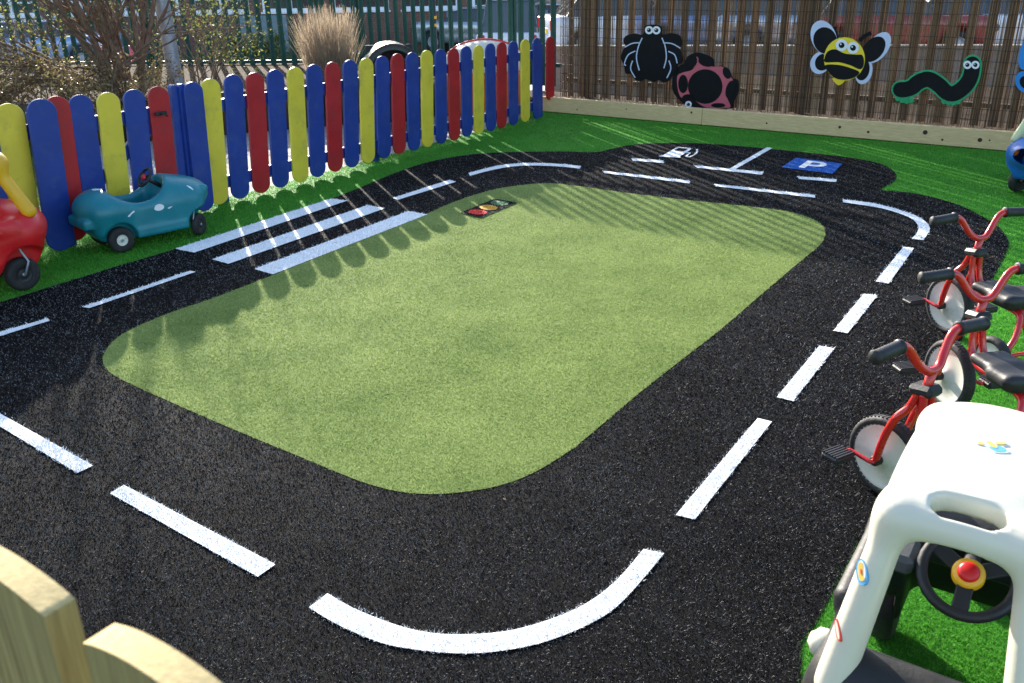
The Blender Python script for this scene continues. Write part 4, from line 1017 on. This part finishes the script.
# toys beyond the fence ------------------------------------------------
ac = AT(394, 100, 10.1); dh = Vector((ac.x, ac.y, 0))
tn = empty('play_tunnel', (ac.x, ac.y, -.01), .2, 'dark green arched plastic play tunnel behind the palings', 'toy')
b = MB()
def arch(b, R1, R2, y0, y1, hz, n=20):
    prof = [(-R1, 0)]+[(R1*math.cos(a), hz+R1*math.sin(a)) for a in np.linspace(PI, 0, n)]+[(R1, 0), (R2, 0)]+[(R2*math.cos(a), hz+R2*math.sin(a)) for a in np.linspace(0, PI, n)]+[(-R2, 0)]
    b.prism(prof, (0,0,0), (1,0,0), (0,0,1), -y1, -y0)
arch(b, .31, .26, -.3, .3, .60); b.build('shell', mat('dark green plastic', (.01,.05,.045), .3, .1, 5), tn)
b = MB(); arch(b, .325, .30, -.33, -.301, .60); b.build('rim', M['black_pl'], tn)
b = MB(); b.box((0,.25,.45), (.26,.01,.42)); b.build('back_panel', M['black_pl'], tn)
dc = AT(486, 100, 11.25)
dm = empty('play_house', (dc.x, dc.y, -.01), 0, 'rounded white and orange plastic playhouse showing above the palings', 'toy')
s = SDF((-.62,-.45,.0), (.62,.45,.9), .02)
f = s.ell((0,0,.50), (.54,.38,.34)); f = SDF.i(f, s.box((0,0,.7), (.6,.5,.22), .02), .03); link('roof', s.mesh(f, 'roof'), M['white_pl'], dm)
f = s.box((0,0,.24), (.48,.33,.25), .06); f = SDF.d(f, s.box((-.05,-.34,.2), (.16,.1,.2), .05), .01); link('wall', s.mesh(f, 'wall'), M['orange'], dm)
b = MB(); b.tube([Vector((-.50*math.cos(a), -.02, .551+.291*math.sin(a))) for a in np.linspace(.25, PI-.25, 16)], .016, 8); b.build('ridge_trim', M['red_pl'], dm)

# ------------------------------------------------------------------ beyond the palisade
# brick building
bY = 32.0
bld = empty('brick_building', (-12, bY, -1), 0, 'long brick building with a row of white framed windows beyond the green palisade', 'building')
def X(px, Y=bY): return AT(px, 10, Y).x-(-12)
b = MB()
xs = [(-16, 20)]
wins = []
x = -15
while x < 14.6: wins.append(x); x += 2.35
z0, z1 = 1.32, 2.6
# wall pieces around windows: band below, band above, piers
b.box((2,.15,z0/2-.001), (18,.15,z0/2)); b.box((2,.15,(z1+3.4)/2), (18,.15,(3.4-z1)/2))
prev = -16
for wx in wins:
    b.box(((prev+wx)/2,.15,(z0+z1)/2), ((wx-prev)/2,.149,(z1-z0)/2-.001)); prev = wx+1.9
b.box(((prev+20)/2,.15,(z0+z1)/2), ((20-prev)/2,.149,(z1-z0)/2-.001)); b.box((2,4.4,1.7), (18,4.05,1.68)); b.build('wall', M['brick'], bld)
for wx in wins:
    b = MB(); cx = wx+.95
    for (c, h_) in (((cx,.06,z0+.05),(.95,.05,.05)), ((cx,.06,z1-.05),(.95,.05,.05)), ((cx-.9,.06,(z0+z1)/2),(.05,.05,.54)), ((cx+.9,.06,(z0+z1)/2),(.05,.05,.54)), ((cx,.06,(z0+z1)/2),(.04,.045,.54)), ((cx+.45,.065,z0+.42),(.40,.035,.03)), ((cx-.45,.065,z0+.42),(.40,.035,.03))): b.box(c, h_)
    wf = b.build('window', M['frame_w'], bld)
    b = MB(); b.box((cx,.10,(z0+z1)/2), (.86,.01,.55)); b.build('pane', M['glass'], wf)
    b = MB(); b.box((cx,-.03,z0-.03), (1.0,.05,.03)); b.build('sill', M['frame_w'], wf)
b = MB(); b.prism([(-.6,3.38),(9,3.38),(4.2,5.4)], (-16.4,0,0), (0,1,0), (0,0,1), 0, 36.8); b.build('roof', M['tile'], bld)
for px_ in (262, 470):
    b = MB(); b.box((X(px_),-.03,.62), (.8,.03,.60), None, .01); dr = b.build('door_panel', M['render_g'], bld)
for i, px_ in enumerate((232, 246, 268, 300)):
    p = AT(px_, 50, 28.6); shrub('border_shrub', ['small clipped shrub below the building windows, leftmost','second clipped shrub from the left below the building windows','third clipped shrub from the left below the building windows','rightmost clipped shrub below the building windows'][i], Vector((p.x, p.y, -.9)), .5, .3, .5, 16, M['leaf'], 500, .04, 'shrub', 'clipped shrubs along the brick building')
# black post with pale bands
p = AT(434, 40, 17)
lp = empty('lamp_post', (p.x, p.y, -.9), 0, 'black post with yellow bands standing outside the palisade', 'post')
b = MB(); b.lathe([(.09,0),(.09,.6),(.06,.65),(.055,3.2),(0,3.2)], (0,0,0), (0,0,1), 16); b.build('shaft', M['black_pl'], lp)
for z in (1.55, 1.68): 
    b = MB(); b.lathe([(.066,0),(.066,.05)], (0,0,z), (0,0,1), 16); b.build('band', M['yellow_pl'], lp)

# parked cars
def parked(px, Y, ang, paint, label, py=20, kind='hatch', sc=1.0):
    p = AT(px, py, Y); root = empty('parked_car', (p.x, p.y, -.495 if px > 590 else -.985), ang, label, 'car', 'cars parked beyond the fences'); root.scale = (sc,)*3
    key = kind
    if key not in CARM:
        s = SDF((-2.3,-1.0,.1), (2.3,1.0,1.9), .06); hh = {'hatch': 1.42, 'van': 1.85}[kind]
        f = s.box((0,0,.60), (2.08,.86,.34), .16)
        f = SDF.u(f, s.box((-.1,0,.80), (1.95,.84,.16), .1), .1)
        for x in (-1.3, 1.3):
            for y in (-1, 1): f = SDF.d(f, s.cyl((x,y*.85,.33), 1, .38, .25, .03), .02)
        body = s.mesh(f, 'body')
        sl = .55 if kind == 'hatch' else .3
        zt_ = hh
        k = (s.Z-.9)/(zt_-.9)
        g = np.maximum(np.maximum(np.abs(s.Y)-(.80-.16*k), s.X-(1.05-sl*k*1.3)), np.maximum(-s.X-(1.75-sl*k*.7), np.maximum(s.Z-(zt_-.05), .8-s.Z)))
        glass = s.mesh(g, 'glass')
        r_ = SDF.i(g-.02, s.box((0,0,zt_), (3,3,.09), .01), .02); roof = s.mesh(r_, 'roof')
        CARM[key] = (body, glass, roof)
    body, glass, roof = CARM[key]
    def lk(n_, me, m_, par=root):
        me2 = me.copy(); me2.materials.clear(); me2.materials.append(m_); o = bpy.data.objects.new(n_, me2); COL.objects.link(o); o.parent = par; return o
    lk('body', body, paint); lk('windows', glass, M['glass']); lk('roof', roof, paint)
    for x in (-1.3, 1.3):
        for y in (-1, 1): wheel(root, (x, y*.76, .32), .32, .2, 'galv', .6)
    for y in (-1, 1):
        b = MB(); b.box((2.06,y*.62,.70), (.05,.18,.08), None, .03); b.build('headlight', M['glass'], root)
        b = MB(); b.box((-2.06,y*.70,.78), (.04,.10,.14), None, .02); b.build('tail_light', M['red_pl'], root)
    b = MB(); b.box((-2.09,0,.62), (.015,.26,.06)); b.build('number_plate', M['yel_p'], root)
    return root
CARM = {}
white_c = car_paint('white car paint', (.72,.73,.75), 0); silver = car_paint('silver car paint', (.42,.45,.50), .6); redc = car_paint('red car paint', (.26,.03,.03), 0); bluec = car_paint('pale blue car paint', (.22,.30,.48), .4); dark = car_paint('dark car paint', (.03,.035,.045), .3)
parked(519, 27.0, math.radians(80), white_c, 'white tall car seen from behind beside the reed fence', kind='van')
parked(478, 31.5, math.radians(160), silver, 'silver car parked left of the white tall car')
parked(556, 33.0, math.radians(70), redc, 'red car mostly hidden at the start of the reed fence')
parked(625, 24.0, math.radians(10), white_c, 'white car glimpsed through the reeds above the spider')
parked(715, 23.5, math.radians(-8), bluec, 'pale blue car glimpsed through the reeds above the ladybird')
parked(800, 23.0, math.radians(-8), silver, 'silver car glimpsed through the reeds left of the bee')
parked(893, 22.0, math.radians(-14), redc, 'bright red car glimpsed through the reeds above the caterpillar')
parked(990, 22.0, math.radians(-14), white_c, 'white car glimpsed through the reeds at the far right')
for k_, (px_, pt_, w_) in enumerate(((600, silver, 'leftmost'), (680, dark, 'second from the left'), (770, white_c, 'third from the left'), (860, bluec, 'fourth from the left'), (950, white_c, 'rightmost'))):
    parked(px_, 33.0, math.radians(-78), pt_, 'car end on behind the reeds, %s of the back row' % w_)
parked(40, 27.5, math.radians(4), bluec, 'pale blue car half hidden by the shrubs at the far left')
# low brick wall of the car park
lw = AT(560, 50, 19.0); a_ = Vector((lw.x, lw.y, -1)); 
wl = empty('low_wall', tuple(a_), -.18, 'low brick wall behind the reed fence', 'wall')
b = MB(); b.box((9,0,.53), (9.3,.11,.53)); b.build('brickwork', M['pale_brick'], wl)
b = MB(); b.box((9,0,1.095), (9.35,.15,.033), None, .01); b.build('coping', M['pale_brick'], wl)
# pink scarf-like cloths? two small red bins seen behind the tree
for k, (px_, py_) in enumerate(((103, 42), (128, 40))):
    p = AT(px_, py_, 20); bn_ = empty('litter_bin', (p.x, p.y, -.9), 0, ['red litter bin behind the tree, the left one of two', 'red litter bin behind the tree, the right one of two'][k], 'bin', 'red bins behind the tree')
    b = MB(); b.lathe([(.0,0),(.16,0),(.2,.9),(.21,.92),(.21,.96)], (0,0,0), (0,0,1), 16); b.build('bucket', M['pink_p'], bn_); b = MB(); b.lathe([(.215,.961),(.2,1.05),(.0,1.1)], (0,0,0), (0,0,1), 16); b.build('lid', M['pink_p'], bn_)

# foreground pickets
def near(px, py, z): return G(px, py, z)
PZ = 1.22
uA = near(150, 683, PZ)-near(0, 583, PZ); uA.z = 0; uA.normalize(); nA = Vector((-uA.y, uA.x, 0))
tv = near(118, 613, PZ)-near(80, 632, PZ); TH = max(.025, abs(tv.dot(nA))*.82)
if nA.dot(tv) < 0: nA = -nA
cB = near(80, 632, PZ); cA = near(40, 602, PZ)
c2 = cB+uA*.075+nA*TH/2; c1 = cA-uA*.075+nA*TH/2
picket(Vector((c2.x, c2.y, 0)), uA, .15, TH, PZ+.002, .012); picket(Vector((c1.x, c1.y, 0)), uA, .15, TH, PZ-.006, .008)
mid_ = Vector(((c1.x+c2.x)/2, (c1.y+c2.y)/2, 0)); nA = -nA
for z in (.30, .98):
    b = MB(); b.box(mid_+nA*.045+Vector((0,0,z)), (.55,.02,.04), Matrix((uA, nA, Vector((0,0,1)))).transposed(), .004); b.build('rail', M['pine_v'], nf)

# ------------------------------------------------------------------ light
w = bpy.data.worlds.new('World'); S.world = w; w.use_nodes = True; nt = w.node_tree
sky = nt.nodes.new('ShaderNodeTexSky'); sky.sky_type = 'NISHITA'; sky.sun_disc = False
EL = math.radians(20.5); sd = Vector((-.325, .945, 0)).normalized()     # towards the sun
sky.sun_elevation = EL; sky.sun_rotation = math.atan2(sd.x, sd.y)
sky.air_density = 1.0; sky.dust_density = 1.5; sky.ozone_density = 1.5
bg = nt.nodes['Background']; bg.inputs[1].default_value = .15; nt.links.new(sky.outputs[0], bg.inputs[0])
ld = bpy.data.lights.new('sun', 'SUN'); ld.energy = 4.2; ld.angle = math.radians(.5); ld.color = (1, .93, .82)
lo = bpy.data.objects.new('sun', ld); COL.objects.link(lo)
sdir = Vector((sd.x*math.cos(EL), sd.y*math.cos(EL), math.sin(EL))); lo.rotation_euler = sdir.to_track_quat('Z', 'Y').to_euler()
S.view_settings.view_transform = 'Standard'; S.view_settings.look = 'None'; S.view_settings.gamma = 1; S.view_settings.exposure = 1.5
S.render.engine = 'CYCLES'
